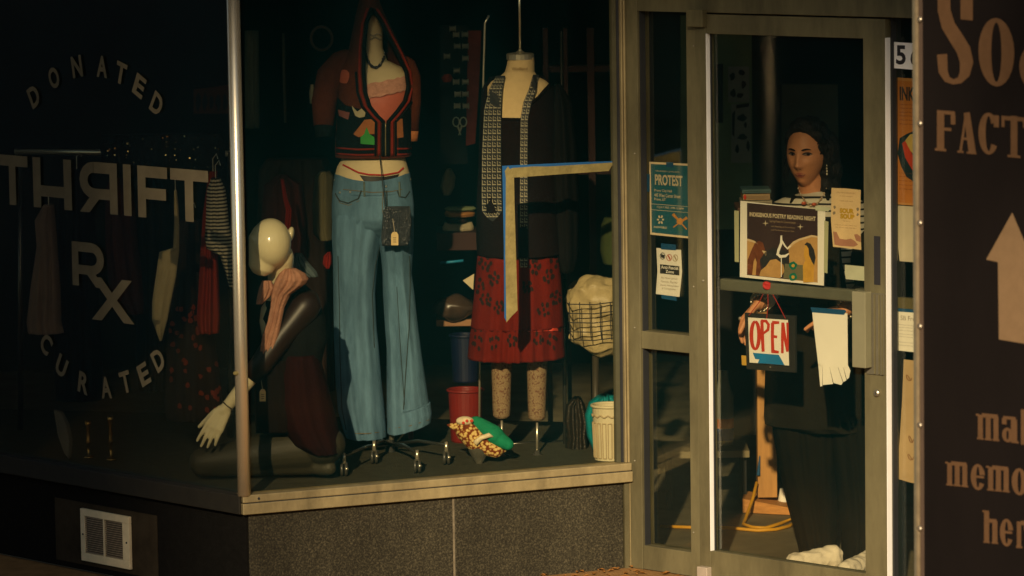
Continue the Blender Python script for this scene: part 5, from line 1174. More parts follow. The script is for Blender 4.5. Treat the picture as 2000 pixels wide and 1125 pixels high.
for k in range(26):
    r_ = random.Random(k); s = -1 if k < 9 else 1; x0 = s * r_.uniform(.055, .078); p0 = HL(x0, r_.uniform(.0, .035), r_.uniform(-.01, .05)); pts = [p0]
    for q in range(1, 6): pts.append(HL(x0 * (1 + .04 * q) + .006 * math.sin(q * 1.7 + k) + (-.004 if s < 0 else .004) * q, .02 - .012 * q * r_.uniform(.3, 1), .02 - .03 * q * r_.uniform(.7, 1.1)))
    sub('hair_strand', TB(pts, [.0016, .0018, .0016, .0014, .001, .0006], 5), HAIR, t, smooth=True)
sub('stray_curl', TB([HL(-.068, .03, -.02), HL(-.075, .035, -.045), HL(-.070, .04, -.065), HL(-.085, .04, -.085), HL(-.105, .03, -.10)], [.001, .0011, .001, .0009, .0006], 5), HAIR, t)
for k in range(16):
    r_ = random.Random(100 + k); x0 = -.055 + .0075 * k; p0 = HL(x0, .050 + .02 * (1 - abs(x0) / .06), .098 - abs(x0) * .35); pts = [p0]
    for q in range(1, 5): pts.append(p0 + Xl * ((.008 if x0 > -.01 else -.006) * q + r_.uniform(-.003, .003)) - Zu * (.004 * q * (1 + abs(x0) * 10)) - Fw * (.010 * q) + Zu * r_.uniform(-.002, .002))
    sub('hair_strand', TB(pts, [.0014, .0022, .0026, .0022, .001], 5), HAIR, t, smooth=True)
for x0, z0, s in ((.060, .075, 1), (.068, .045, -1), (.070, .020, 1)):
    pts = [HL(x0 + .010 * math.sin(a * 1.1) * s, .042 + .006 * math.cos(a), z0 - .006 * a) for a in range(6)]; sub('front_curl', TB(pts, [.002, .0035, .004, .0035, .0025, .001], 6), HAIR, t, smooth=True)
# earring, necklace
bm = bmesh.new()
for k in range(5): ball(bm, HL(.082, .002, -.035 - k * .011), (.0035, .003, .005), 8, 6)
sub('earring', bm, M('pearl', (.7, .62, .45), .2, .3), t, smooth=True)
# clothes
sh = bmesh.new()
rowloft(sh, [(372, 1574, 1618, .058, .03), (378, 1560, 1640, .066, .02), (386, 1528, 1672, .075), (396, 1506, 1688, .085), (420, 1500, 1696, .10), (500, 1505, 1700, .125), (580, 1510, 1704, .13), (600, 1512, 1704, .13)], pdp + .0, n=72, folds=4, famp=.05, seed=21, sub_=6)
kill = [f for f in sh.faces if len(f.verts) > 10]; bmesh.ops.delete(sh, geom=kill, context='FACES_ONLY'); bmesh.ops.recalc_face_normals(sh, faces=sh.faces)
tsh = BVHTree.FromBMesh(sh); shirt = sub('striped_shirt', sh, SHIRT, t, smooth=True)
bm = bmesh.new(); capsule(bm, S1 + Vector((-.004, 0, -.02)), E1, .062, .054, 18); capsule(bm, E1, E1.lerp(W1, .72), .052, .038, 18); sub('sleeve', voxel(bm, .007, 4), SHIRT, t, smooth=True)
bm = bmesh.new(); capsule(bm, S2 + Vector((.0, 0, -.02)), E2, .062, .056, 18); capsule(bm, E2, E2.lerp(W2, .72), .052, .038, 18); sub('sleeve', voxel(bm, .007, 4), APR, t, smooth=True)
bm = bmesh.new(); tube(bm, [E1.lerp(W1, .62), E1.lerp(W1, .78), E1.lerp(W1, .94)], [.044, .047, .043], 18); sub('cuff', bm, M('cream_cuff', (.62, .54, .38), .8), t, smooth=True)
for fr_, A1, B1 in ((.97, E1, W1), (1.02, E1, W1), (.99, E2, W2)):
    c_ = A1.lerp(B1, fr_); ax = (B1 - A1).normalized(); n1 = ax.orthogonal().normalized(); n2 = ax.cross(n1); bm = bmesh.new()
    for k in range(14): ball(bm, c_ + n1 * math.cos(k * PI / 7) * .033 + n2 * math.sin(k * PI / 7) * .033 + ax * .004 * math.sin(k * 2), .0055, 6, 5)
    sub('bracelet', bm, CHROME, t, smooth=True)
kn = DW(1446, 622, -.125); bm = bmesh.new(); ball(bm, kn, (.008, .006, .008), 8, 6); sub('ring', bm, CHROME, t, smooth=True)
def strap(path, r, mat, off, name): 
    pts = [cast(tsh, x, y, off) for x, y in path]; pts = [p for p in pts if p]
    if len(pts) > 1: sub(name, TB(pts, r, 8), mat, t, smooth=True)
strap(dens([(1557, 376), (1551, 386), (1544, 396), (1538, 412), (1534, 440)]), (.011, .004), APR, .004, 'apron_strap'); strap(dens([(1616, 376), (1617, 390), (1618, 440), (1620, 520)]), (.013, .006), APR, .004, 'apron_strap')
bm = bmesh.new()
for k in range(26):
    x = 1559 + k * 2.2; y = 368 + 34 * math.sin(PI * k / 25) ** .9; p = cast(tsh, x, y, .008) or Q(x, y, pdp - .07); r_ = (.0035, .0025, .0055)[k % 3]; ball(bm, p, r_, 6, 5)
sub('charm_necklace', bm, M('mixed_charms', (.6, .42, .26), .3, .5, .5, 300), t, smooth=True)
for x, y in ((1570, 397), (1590, 399)):
    bm = bmesh.new(); ball(bm, Q(x, y, pdp - .10), (.010, .004, .007), 8, 6); sub('charm', bm, M('red_charm', (.5, .10, .04), .3, .2), t, smooth=True)
sub('apron_bib', RL([(428, 1530, 1626, .02), (470, 1528, 1640, .03), (540, 1520, 1650, .035), (600, 1505, 1660, .035)], pdp - .11, folds=3, famp=.1, seed=31), APR, t, smooth=True)
sub('dark_overshirt', RL([(560, 1500, 1712, .155), (600, 1498, 1716, .16), (660, 1496, 1718, .165), (740, 1494, 1722, .17), (810, 1492, 1726, .175), (826, 1494, 1728, .175), (836, 1530, 1728, .165)], pdp - .0, n=84, folds=5, famp=.06, seed=23, sub_=6), APR, t, smooth=True)
sub('trouser_leg', RL([(810, 1505, 1640, .12), (860, 1512, 1642, .12), (920, 1522, 1640, .115), (980, 1536, 1638, .11), (1030, 1550, 1634, .105), (1065, 1558, 1634, .11), (1084, 1562, 1632, .11)], pdp, folds=6, famp=.2, seed=25, n=72, sub_=6, wave=.15), TRO, t, smooth=True)
sub('trouser_leg', RL([(810, 1612, 1728, .12), (900, 1622, 1730, .12), (980, 1636, 1728, .11), (1040, 1642, 1722, .11), (1092, 1644, 1716, .115)], pdp - .03, folds=6, famp=.2, seed=27, n=72, sub_=6, wave=.15), TRO, t, smooth=True)
SHO = M('white_canvas_shoe', (.68, .60, .46), .8, 0, .2, 12, .5, 30)
for (tx, ty), (hx, hy), zz in (((1552, 1096), (1628, 1098), 0), ((1652, 1112), (1712, 1100), 0)):
    Tt, Hh = onz(tx, ty + 3, .04), onz(hx, hy - 4, .04); Tt.z = Hh.z = .045; Hh.y = max(Hh.y, Tt.y + .02); d = (Hh - Tt).normalized(); side = d.cross(Zu)
    bm = bmesh.new(); capsule(bm, Tt, Tt.lerp(Hh, .5), .034, .040, 16); capsule(bm, Tt.lerp(Hh, .5), Hh, .043, .037, 16); capsule(bm, Tt.lerp(Hh, .55) + Zu * .008, Hh + Zu * .02, .034, .036, 16)
    hb = voxel(bm, .005, 3)
    for v in hb.verts:
        v.co.z = max(v.co.z, .016); v.co += noise.noise_vector(v.co * 40) * .006
    s_ = sub('shoe', hb, SHO, t, smooth=True)
    bm = bmesh.new(); n = 24; pts = []
    for k in range(n):
        a = 2 * PI * k / n; c_ = Tt.lerp(Hh, .5); L_ = (Hh - Tt).length / 2 + .04; pts.append(Vector((c_.x, c_.y, .018)) + d * math.cos(a) * L_ + side * math.sin(a) * .044 * (1.05 - .08 * math.cos(a)))
    slab(bm, pts, Vector((0, 0, -.014))); bmesh.ops.recalc_face_normals(bm, faces=bm.faces); sub('sole', bm, M('worn_sole', (.5, .42, .3), .8), s_)

# ================================================================== inside the shop
WOOD = M('pale_timber', (.50, .25, .075), .7, 0, .35, 5, .15, 40, stretch=(6, 6, .6)); WOOD2 = M('orange_plywood', (.52, .23, .06), .7, 0, .4, 9, .2, 40, stretch=(1, 3, 6))
wd_ = 16.75
b0 = onz(1500, 1008, .003)
t = thing('timber_post', 'square timber post on a plywood foot standing beside the person', 'post', (b0.x, wd_, .003))
bm = bmesh.new(); yb_ = wd_; zb_w = Q(1500, 972, yb_).z; zt_w = Q(1500, 560, yb_).z; xl_ = Q(1479, 800, yb_).x; xr_ = Q(1517, 800, yb_).x
wbox(bm, xl_, xr_, yb_, yb_ + .09, zb_w, zt_w); sub('upright', bm, WOOD, t, bevel=.003)
bm = bmesh.new(); L0, L1 = Q(1452, 965, yb_ - .1), Q(1548, 985, yb_ - .1)
slab(bm, [Vector((L0.x, yb_ - .02, .005)), Vector((L1.x, yb_ - .10, .005)), Vector((L1.x, yb_ - .10, zb_w - .03)), Vector((L0.x, yb_ - .02, zb_w + .0))], Vector((.02, .22, 0))); bmesh.ops.recalc_face_normals(bm, faces=bm.faces); sub('foot_board', bm, WOOD2, t, bevel=.003)
sub('blue_strip', TB([Q(1481, 928, yb_ - .015), Q(1484, 890, yb_ - .012)], (.008, .002), 6), BLUETAPE, t)
def fl(x, y, z=.012): return onz(x, y, z)
solo('yellow_cord', TB([Q(1478, 942, yb_ - .03), Q(1470, 975, yb_ - .08), fl(1455, 1016), fl(1452, 1024), fl(1470, 1030), fl(1495, 1031), fl(1525, 1022), fl(1551, 1012), fl(1557, 1018), fl(1540, 1028), fl(1515, 1034), fl(1480, 1036), fl(1425, 1031), fl(1350, 1030), fl(1290, 1028)], .007, 8), M('yellow_rubber', (.62, .30, .015), .5, 0, .1), 'yellow cord looped on the floor in front of the timber post', 'cord', smooth=True)
bm = bmesh.new(); bmesh.ops.create_cone(bm, cap_ends=True, segments=16, radius1=.022, radius2=.012, depth=.06, matrix=Matrix.Translation(Q(1529, 968, wd_ + .05))); bmesh.ops.bevel(bm, geom=bm.edges[:], offset=.002, segments=1)
solo('spray_bottle', bm, PAPER, 'small white bottle beside the foot of the timber post', 'bottle')
# books on a shelf behind the poetry poster
bk = DW(1480, 380, -.32).y
for i, (y0, y1, xl_, xr_, c, nm) in enumerate(((370, 378, 1449, 1506, (.05, .10, .10), 'teal book lying on top of the small stack behind the poster'), (379, 391, 1451, 1504, (.38, .24, .11), 'tan book with a red dot below the teal book behind the poster'), (392, 404, 1448, 1508, (.30, .25, .16), 'pale book at the bottom of the stack behind the poster'))):
    t = thing('book', nm, 'book', Q(1480, y1, bk), 'books stacked behind the poster')
    sub('cover', (lambda b: (wbox(b, Q(xl_, y0, bk).x, Q(xr_, y0, bk).x, bk, bk + .16, Q(1480, y1, bk).z + .0005, Q(1480, y0, bk).z), b)[1])(bmesh.new()), M('book_cover_%d' % i if False else ('teal_cover', 'tan_cover', 'pale_cover')[i], c, .6), t, bevel=.002)
    bm = bmesh.new(); wbox(bm, Q(xl_ + 3, y0, bk).x, Q(xr_ - 3, y0, bk).x, bk - .0015, bk + .01, Q(1480, y1 - 3, bk).z, Q(1480, y0 + 3, bk).z); sub('spine_label', bm, M(('teal_spine', 'tan_spine', 'pale_spine')[i], tuple(v * .7 for v in c), .6), t)
    if i == 1: bm = bmesh.new(); ball(bm, Q(1455, 385, bk - .002), (.006, .003, .010), 10, 8); sub('red_dot', bm, MATS['red_brush_paint'], t)
bm = bmesh.new(); wbox(bm, Q(1440, 400, bk).x, Q(1512, 400, bk).x, bk - .01, bk + .25, Q(1480, 416, bk).z, Q(1480, 405, bk).z)
solo('book_shelf', bm, M('brown_shelf', (.10, .045, .02), .7), 'short brown shelf board under the books behind the door', 'shelf', bevel=.004)
# counter and shelf bits seen through the glass
bm = bmesh.new(); slab(bm, [Q(1395, 560, 17.6), Q(1480, 560, 17.6), Q(1480, 850, 17.6), Q(1395, 850, 17.6)], Vector((0, .4, 0))); bmesh.ops.recalc_face_normals(bm, faces=bm.faces)
solo('dark_counter', bm, M('dark_counter_paint', (.02, .018, .016), .7), 'dark counter front behind the door at left', 'counter')
t = thing('bottle_shape', 'bottle shape with blue and orange bands inside the left edge of the door', 'bottle', onz(1414, 875, .45))  # plain bottle form with two coloured bands
bm = bmesh.new(); wq = Q(1414, 868, 16.9); lathe(bm, wq, [(.038, 0), (.04, .02), (.04, .20), (.022, .27), (.02, .31)], 18); sub('bottle_body', bm, M('pale_plastic', (.22, .22, .16), .3), t, smooth=True)
bm = bmesh.new(); lathe(bm, wq + Vector((0, 0, .02)), [(.0415, 0), (.0415, .05)], 18); sub('blue_label', bm, M('blue_label', (.02, .06, .22), .6), t); bm = bmesh.new(); lathe(bm, wq + Vector((0, 0, .072)), [(.0415, 0), (.0415, .04)], 18); sub('orange_label', bm, M('orange_label', (.5, .16, .03), .6), t)
t = thing('low_shelf', 'low pale shelf holding the bottle shape behind the left edge of the door', 'shelf', onz(1400, 905, .4))
bm = bmesh.new(); bx = Q(1414, 873, 16.9); wbox(bm, bx.x - .25, bx.x + .10, 16.8, 17.1, bx.z - .03, bx.z - .002); sub('board', bm, M('pale_shelf', (.22, .18, .10), .7), t)
for x_ in (-.24, .07): bm = bmesh.new(); wbox(bm, bx.x + x_, bx.x + x_ + .02, 16.85, 17.05, .003, bx.z - .031); sub('leg', bm, DARKMETAL, t)
# papers on the green partition
PP = 18.29; DIM = M('dim_paper', (.30, .29, .22), .8, 0, .2); 
def pin(name, label, pts, mat, draw=()):
    t_ = thing(name, label, 'poster', Q(pts[0][0], pts[2][1], PP), 'papers pinned on the green partition')
    bm = bmesh.new(); slab(bm, [Q(x, y, PP) for x, y in pts], Vector((0, .002, 0))); bmesh.ops.recalc_face_normals(bm, faces=bm.faces); sub('sheet', bm, mat, t_)
    for d_ in draw: bm = bmesh.new(); sheet(bm, [Q(x, y, PP - .003) for x, y in d_]); sub('ink_drawing', bm, INK, t_)
pin('pinned_poster', 'pale poster with dark blotches pinned high on the green partition', [(1422, 130), (1463, 130), (1464, 200), (1422, 200)], DIM, [blob(1430, 150, 5, 8), blob(1448, 142, 7, 6), blob(1452, 165, 5, 9), blob(1432, 182, 6, 8), blob(1446, 186, 7, 5)])
pin('pinned_drawing', 'ink drawing pinned under the blotched poster on the green partition', [(1428, 203), (1465, 203), (1468, 318), (1428, 318)], DIM, [[(1438, 205), (1463, 201), (1463, 208), (1438, 212)], [(1430, 222), (1436, 215), (1434, 268), (1430, 262)], blob(1450, 230, 9, 7), blob(1450, 268, 10, 6), blob(1440, 290, 4, 9), blob(1461, 285, 3, 10), blob(1456, 245, 3, 6)])
pin('pinned_list', 'narrow dark list pinned at the left edge of the green partition', [(1400, 125), (1412, 125), (1412, 240), (1400, 240)], M('dark_print', (.04, .03, .03), .8))
# right part: wooden shelving corner seen through the sidelight
# ---- left window: garment rail with hanging clothes
rd = 16.5
t = thing('garment_rail', 'long garment rail across the back of the street window', 'clothes rail', Q(250, 900, rd))
sub('rail', TB([Q(30, 296, rd + .3), Q(455, 300, rd)], .012, 10), CHROME, t, smooth=True)
for x, dz in ((40, .3), (450, 0)): sub('upright', TB([Q(x, 296, rd + dz), Q(x, 880, rd + dz)], .012, 10), M('dark_chrome', (.10, .095, .08), .25, .8), t, smooth=True)
STRIPE = ramp_mat('narrow_stripes', [(0, (.03, .03, .028)), (.42, (.03, .03, .028)), (.55, (.46, .40, .28)), (1, (.46, .40, .28))], 22, 'wave', .9, dist=1.2)
GRP = 'clothes hanging on the rail'
def garment(name, label, cat, rows, dep, mat, th=.03, folds=4, famp=.3, seed=0, hook=True, group=GRP):
    t_ = thing(name, label, cat, Q((rows[0][1] + rows[0][2]) / 2, rows[-1][0], dep), group)
    sub('cloth', RL([r + (th,) if len(r) == 3 else r for r in rows], dep, folds=folds, famp=famp, seed=seed, n=60, sub_=5), mat, t_, smooth=True)
    top_ = Q((rows[0][1] + rows[0][2]) / 2, rows[0][0], dep)
    if group == 'clothes hanging on the rail' and hook: sub('hanger_hook', TB([top_, top_ + Vector((0, 0, .05)), top_ + Vector((.015, 0, .07)), top_ + Vector((.02, 0, .05))], .002, 6), CHROME, t_)
    return t_
garment('striped_top', 'black and cream striped top hanging beside the corner post', 'shirt', [(348, 412, 430), (370, 404, 440), (400, 403, 444), (430, 402, 446), (465, 400, 452), (485, 404, 455), (500, 430, 457), (530, 440, 458), (560, 448, 460)], 16.0, STRIPE, .045, 4, .2, 3)
garment('red_dress', 'plain red garment hanging just left of the striped top', 'dress', [(335, 408, 424), (420, 396, 420), (480, 392, 425), (560, 388, 428), (620, 384, 430), (650, 388, 428)], 16.15, M('deep_red_cloth', (.23, .025, .012), .85, 0, .2), .05, 4, .45, 5)
flo = garment('floral_dress', 'long black dress with small red flowers hanging low on the rail', 'dress', [(430, 350, 395), (500, 340, 400), (600, 332, 410), (700, 325, 425), (790, 320, 438), (820, 325, 440)], 16.3, M('black_crepe', (.02, .014, .012), .9), .07, 5, .3, 6)
bm = bmesh.new(); tfl = bvh([c for c in flo.children if c.name.startswith('cloth')][0]); rr3 = random.Random(4)
for k in range(46): applique(bm, tfl, blob(rr3.uniform(330, 432), rr3.uniform(580, 810), 4.5, 5.5, 7, .35), .003, 6)
o = sub('flower_print', bm, M('dull_red_print', (.22, .035, .015), .9), flo); o['kind'] = 'stuff'
garment('cream_scarf', 'long cream scarf hanging between the THRIFT lettering and the floral dress', 'scarf', [(372, 340, 345), (400, 340, 348), (440, 340, 350), (484, 338, 350), (492, 311, 350), (540, 304, 344), (590, 297, 334), (625, 297, 327), (650, 306, 320), (665, 312, 316)], 15.95, M('cream_wool', (.46, .37, .20), .9, 0, .15, 20, .4, 80), .02, 3, .2, 7)
garment('brown_coat', 'dull brown coat hanging at the left end of the rail', 'coat', [(400, 85, 105), (430, 68, 108), (480, 72, 112), (560, 60, 118), (630, 52, 120), (650, 55, 125)], 16.3, M('dull_brown_wool', (.22, .15, .11), .9, 0, .25, 9), .07, 5, .25, 8)
garment('dark_coat', 'near black coat hanging second from the left on the rail', 'coat', [(330, 140, 160), (360, 115, 180), (500, 110, 190), (700, 105, 200), (780, 110, 200)], 16.4, BLACK, .09, 5, .2, 9)
garment('plum_jacket', 'dark plum jacket hanging behind the RX lettering', 'jacket', [(330, 225, 245), (370, 205, 262), (480, 205, 270), (580, 215, 285), (610, 245, 285)], 16.4, M('plum_wool', (.07, .022, .02), .9), .09, 5, .2, 10)
garment('black_dress', 'black dress hanging right of the plum jacket', 'dress', [(340, 280, 300), (380, 262, 330), (520, 268, 335), (700, 265, 335), (760, 270, 330)], 16.45, BLACK, .09, 5, .2, 13)
# sequins glinting over the rail
t = thing('sequinned_garment', 'black sequinned garment draped over the rail glinting with gold', 'garment', Q(320, 330, 16.1), GRP)
cl = sub('cloth', RL([(262, 200, 430, .05), (285, 195, 440, .08), (320, 200, 440, .08), (345, 215, 430, .04)], 16.2, folds=7, famp=.3, seed=14, n=80), BLACK, t, smooth=True)
bm = bmesh.new(); tcl = bvh(cl); rr3 = random.Random(9)
for k in range(90):
    p = cast(tcl, rr3.uniform(205, 432), rr3.uniform(265, 335), .004)
    if p:
        n1 = Vector((rr3.gauss(0, .5), -1, rr3.gauss(.25, .5))).normalized(); a = n1.orthogonal().normalized(); b = n1.cross(a); s_ = rr3.uniform(.002, .005); bm.faces.new([bm.verts.new(p + v * s_) for v in (a, b, -a, -b)])
o = sub('sequins', bm, M('gold_sequin', (.8, .6, .25), .18, 1), t); o['kind'] = 'stuff'
# candlesticks
for x, y0, y1, lab in ((173, 822, 888, 'shorter brass candlestick standing left of the taller one'), (217, 812, 893, 'taller brass candlestick on the dark window floor')):
    dpt = (CAMH - DZ) * F / (y1 + 330); c_ = Vector((Q(x, y1, dpt).x, dpt, DZ)); h_ = Q(x, y0, dpt).z - DZ
    bm = bmesh.new(); lathe(bm, c_, [(.022, .001), (.02, .008), (.006, .014), (.005, h_ * .35), (.012, h_ * .42), (.005, h_ * .5), (.008, h_ * .62), (.005, h_ * .7), (.012, h_ * .9), (.012, h_)], 16)
    solo('candlestick', bm, M('aged_brass', (.45, .26, .08), .22, 1), lab, 'candlestick', 'brass candlesticks', smooth=True)
# surfboard-like fin
bm = bmesh.new(); slab(bm, [Q(x, y, 15.9) for x, y in ((104, 800), (118, 806), (130, 830), (136, 860), (134, 898), (124, 885), (112, 850))], Vector((.01, .03, 0))); bmesh.ops.recalc_face_normals(bm, faces=bm.faces)
solo('pale_fin', bm, M('dull_grey_fin', (.13, .115, .09), .6), 'dull grey pointed fin shape low in the street window', 'ornament', bevel=.004)
# small picture on the far wall
t = thing('small_picture', 'small picture of dark leaves on the wall left of the corner post', 'picture', Q(412, 222, 18.5))
bm = bmesh.new(); slab(bm, [Q(378, 175, 18.5), Q(452, 165, 18.5), Q(452, 222, 18.5), Q(378, 222, 18.5)], Vector((0, .02, 0))); bmesh.ops.recalc_face_normals(bm, faces=bm.faces); sub('board', bm, M('dull_orange_board', (.14, .05, .025), .8), t)
for x in (387, 400, 413, 426, 440): bm = bmesh.new(); sheet(bm, [Q(a, b, 18.48) for a, b in blob(x, 200, 5, 16, 8, .3)]); sub('leaf_shape', bm, INK, t)
# ---- behind the angled window
t = thing('thread_rack', 'rack of spools on the red strip wall between the mannequin and dress form', 'rack', Q(900, 300, 17.6))
bm = bmesh.new(); slab(bm, [Q(914, 60, 17.7), Q(940, 60, 17.7), Q(936, 160, 17.7), (Q(928, 280, 17.7)), Q(910, 285, 17.7)], Vector((0, .05, 0))); bmesh.ops.recalc_face_normals(bm, faces=bm.faces); sub('red_strip', bm, M('red_strip_paint', (.30, .05, .025), .8, 0, .3), t)
bm = bmesh.new(); slab(bm, [Q(860, 50, 17.76), Q(913, 50, 17.76), Q(913, 320, 17.76), Q(860, 320, 17.76)], Vector((0, .03, 0))); bmesh.ops.recalc_face_normals(bm, faces=bm.faces); sub('backboard', bm, M('black_board', (.02, .018, .015)), t)
SP = M('pale_spool', (.42, .38, .26), .6, 0, .4, 30)
for i, (x, y) in enumerate(((884, 56), (891, 68), (908, 67), (893, 90), (909, 90), (873, 110), (909, 114), (892, 138), (891, 160), (909, 160), (894, 184), (909, 184), (893, 207), (910, 207))):
    c_ = Q(x, y, 17.6); bm = bmesh.new(); tube(bm, [c_ - Vector((.014, 0, 0)), c_ - Vector((.010, 0, 0)), c_ - Vector((.0095, 0, 0)), c_ + Vector((.0095, 0, 0)), c_ + Vector((.010, 0, 0)), c_ + Vector((.014, 0, 0))], [.013, .013, .010, .010, .013, .013], 12); sub('spool', bm, SP, t)
t = thing('scissors', 'pale handled scissors hanging below the spools', 'scissors', Q(898, 262, 17.6)); SM = M('ivory_plastic', (.5, .45, .3), .5)
for s in (-1, 1):
    c_ = Q(898 + s * 7, 238, 17.6); bm = bmesh.new(); tube(bm, [c_ + Vector((math.cos(a) * .014, 0, math.sin(a) * .02)) for a in [2 * PI * k / 12 for k in range(13)]], .003, 6, False); sub('handle_loop', bm, SM, t, smooth=True)
    sub('blade', TB([Q(898 + s * 4, 246, 17.6), Q(898 - s * 2, 264, 17.6)], (.005, .002), 6), SM, t)
garment('red_hooked_cloth', 'small red cloth hanging from a hook left of the scissors', 'cloth', [(145, 868, 880), (152, 862, 884), (160, 866, 880)], 17.5, M('faded_red_cloth', (.30, .05, .03), .9), .02, 2, .2, 3, group='small cloths by the spools')
def shelfboard(name, lab, x0, x1, y0, y1, dep, mat):
    bm = bmesh.new(); wbox(bm, Q(x0, y0, dep).x, Q(x1, y0, dep).x, dep, dep + .3, Q(x0, y1, dep).z, Q(x0, y0, dep).z); return solo(name, bm, mat, lab, 'shelf', bevel=.003)
RB = M('red_brown_wood', (.035, .009, .005), .7, 0, .3, 8)
shelfboard('wooden_shelf', 'thick red brown shelf board left of the dress form', 852, 935, 455, 490, 17.2, RB)
shelfboard('wooden_shelf', 'thin brown shelf board near the hem of the red skirt', 852, 935, 625, 638, 16.9, M('tan_shelf', (.26, .13, .06), .7))
t = thing('fabric_stack', 'untidy stack of folded fabric on the red brown shelf', 'fabric', Q(895, 455, 17.25))
for i, (y0, y1, x0, x1, c) in enumerate(((404, 410, 868, 930, (.25, .30, .15)), (410, 422, 868, 928, (.45, .20, .06)), (420, 434, 870, 915, (.04, .02, .02)), (434, 454, 864, 926, (.48, .40, .25)))):
    sub('folded_cloth', RL([(y0, x0 + 4, x1 - 4, .04), ((y0 + y1) / 2, x0, x1, .07), (y1, x0 + 2, x1 - 1, .06)], 17.3 + .01 * i, folds=3, famp=.15, seed=i, n=40), M('folded_%s' % ('green', 'orange', 'dark', 'cream')[i], c, .9, 0, .3, 20), t, smooth=True)
garment('baseball_hat', 'cream cap hanging dimly between the jeans and the dress form', 'cap', [(330, 872, 882), (345, 864, 890), (365, 860, 888), (380, 866, 880)], 17.2, M('cream_cap_cloth', (.20, .17, .10), .9), .05, 3, .15, 2, group='small things behind the dress form')
bm = bmesh.new(); tube(bm, [Q(860, 514, 17), Q(905, 509, 17)], .006, 8); solo('blue_rod', bm, M('blue_plastic', (.02, .20, .35), .4), 'thin bright blue rod lying under the red brown shelf', 'rod', smooth=True)
bm = bmesh.new(); slab(bm, [Q(904, 548, 16.8), Q(926, 535, 16.8), Q(924, 566, 16.8)], Vector((0, .01, 0))); bmesh.ops.recalc_face_normals(bm, faces=bm.faces); solo('paper_corner', bm, M('cream_card', (.5, .42, .26), .8), 'pointed corner of cream card beside the red skirt', 'card')
bm = bmesh.new(); ball(bm, Q(886, 600, 16.9), (.09, .08, .05), 20, 12); 
for v in bm.verts: v.co += noise.noise_vector(v.co * 20) * .02
solo('dark_bundle', bm, M('dark_shiny_bundle', (.05, .03, .02), .3, 0, .4, 20), 'dark shiny bundle on the lower shelf beside the skirt', 'bundle', smooth=True)
def bin_(name, lab, x0, x1, yt, yb, dep, mat, taper=.86, rim=True, grp=None):
    c_ = Q((x0 + x1) / 2, yb, dep); r_ = (Q(x1, yb, dep) - Q(x0, yb, dep)).length / 2; h_ = Q(x0, yt, dep).z - c_.z; t_ = thing(name, lab, 'bin', c_, grp)
    bm = bmesh.new(); lathe(bm, c_, [(r_ * taper * .94, 0), (r_ * taper, .006), (r_ * .98, h_), (r_ * .93, h_), (r_ * taper * .9, .02)], 28); sub('tub', bm, mat, t_, smooth=False)
    if rim: bm = bmesh.new(); tube(bm, [c_ + Vector((math.cos(a) * r_, math.sin(a) * r_, h_)) for a in [2 * PI * k / 28 for k in range(29)]], .006, 8, False); sub('rim', bm, mat, t_, smooth=True)
    return t_, c_, r_, h_
bin_('red_bucket', 'red plastic bucket behind the bird cushion', 876, 945, 762, 862, 16.3, M('red_plastic', (.15, .009, .006), .45))
bin_('blue_tub', 'dark blue tub above the red bucket', 880, 938, 655, 745, 16.9, M('dark_blue_plastic', (.002, .004, .025), .5))
WB = M('ivory_plastic_bin', (.48, .42, .27), .5, 0, .06)
tb_, c_, r_, h_ = bin_('white_wastebasket', 'cream wastebasket with moulded panels in the window corner', 1157, 1226, 792, 905, 15.78, WB)
MO = M('moulded_shadow_line', (.36, .28, .16), .6)
for k in range(9):
    a = PI + (k + .5) * PI / 9; rr4 = lambda z: r_ * (.86 + (.98 - .86) * z) + .0015
    P_ = lambda aa, z: c_ + Vector((math.cos(aa) * rr4(z), math.sin(aa) * rr4(z), z * h_))
    for q in ([(a - .11, .12), (a - .11, .72)], [(a + .11, .12), (a + .11, .72)], [(a - .11, .12), (a + .11, .12)], [(a - .11, .72), (a + .11, .72)]): sub('panel_bead', TB([P_(*q[0]), P_(*q[1])], .0022, 5), MO, tb_)
bm = bmesh.new(); tube(bm, [c_ + Vector((math.cos(a) * (r_ * .965 + .002), math.sin(a) * (r_ * .965 + .002), h_ * .84 + .004 * math.sin(a * 14))) for a in [PI + PI * k / 40 for k in range(41)]], .003, 6); sub('moulded_wave', bm, MO, tb_, smooth=True)
garment('teal_bag', 'crumpled teal bag behind the cream wastebasket', 'bag', [(774, 1165, 1200), (785, 1150, 1212), (810, 1142, 1212), (850, 1146, 1212), (880, 1158, 1212)], 16.0, M('teal_plastic_bag', (.005, .17, .19), .45, 0, .2, 12, .4, 20), .08, 5, .3, 15, group='things in the window corner')
garment('glittery_dark_bag', 'dark glittery bag standing left of the teal bag', 'bag', [(778, 1118, 1136), (790, 1106, 1142), (820, 1102, 1150), (850, 1108, 1146), (892, 1100, 1152)], 16.1, M('dark_glitter', (.022, .015, .008), .4, .2, .6, 60, .6, 120), .07, 5, .35, 16, group='things in the window corner')
t = thing('wire_basket', 'black wire basket on a stand packed with a cream plastic bag', 'basket', Q(1155, 690, 16.1))
bgm = RL([(538, 1150, 1182, .04), (546, 1128, 1200, .10), (556, 1112, 1212, .13), (580, 1108, 1224, .14), (620, 1107, 1226, .14), (650, 1112, 1226, .14), (672, 1126, 1222, .13), (684, 1150, 1200, .08)], 16.15, n=90, sub_=8)
for v in bgm.verts: q_ = v.co * 9; v.co += noise.noise_vector(q_) * .035 + noise.noise_vector(v.co * 24 + Vector((3, 1, 7))) * .014
sub('plastic_bag', bgm, M('cream_plastic_bag', (.33, .26, .13), .5, 0, .3, 9, .6, 30), t, smooth=True)
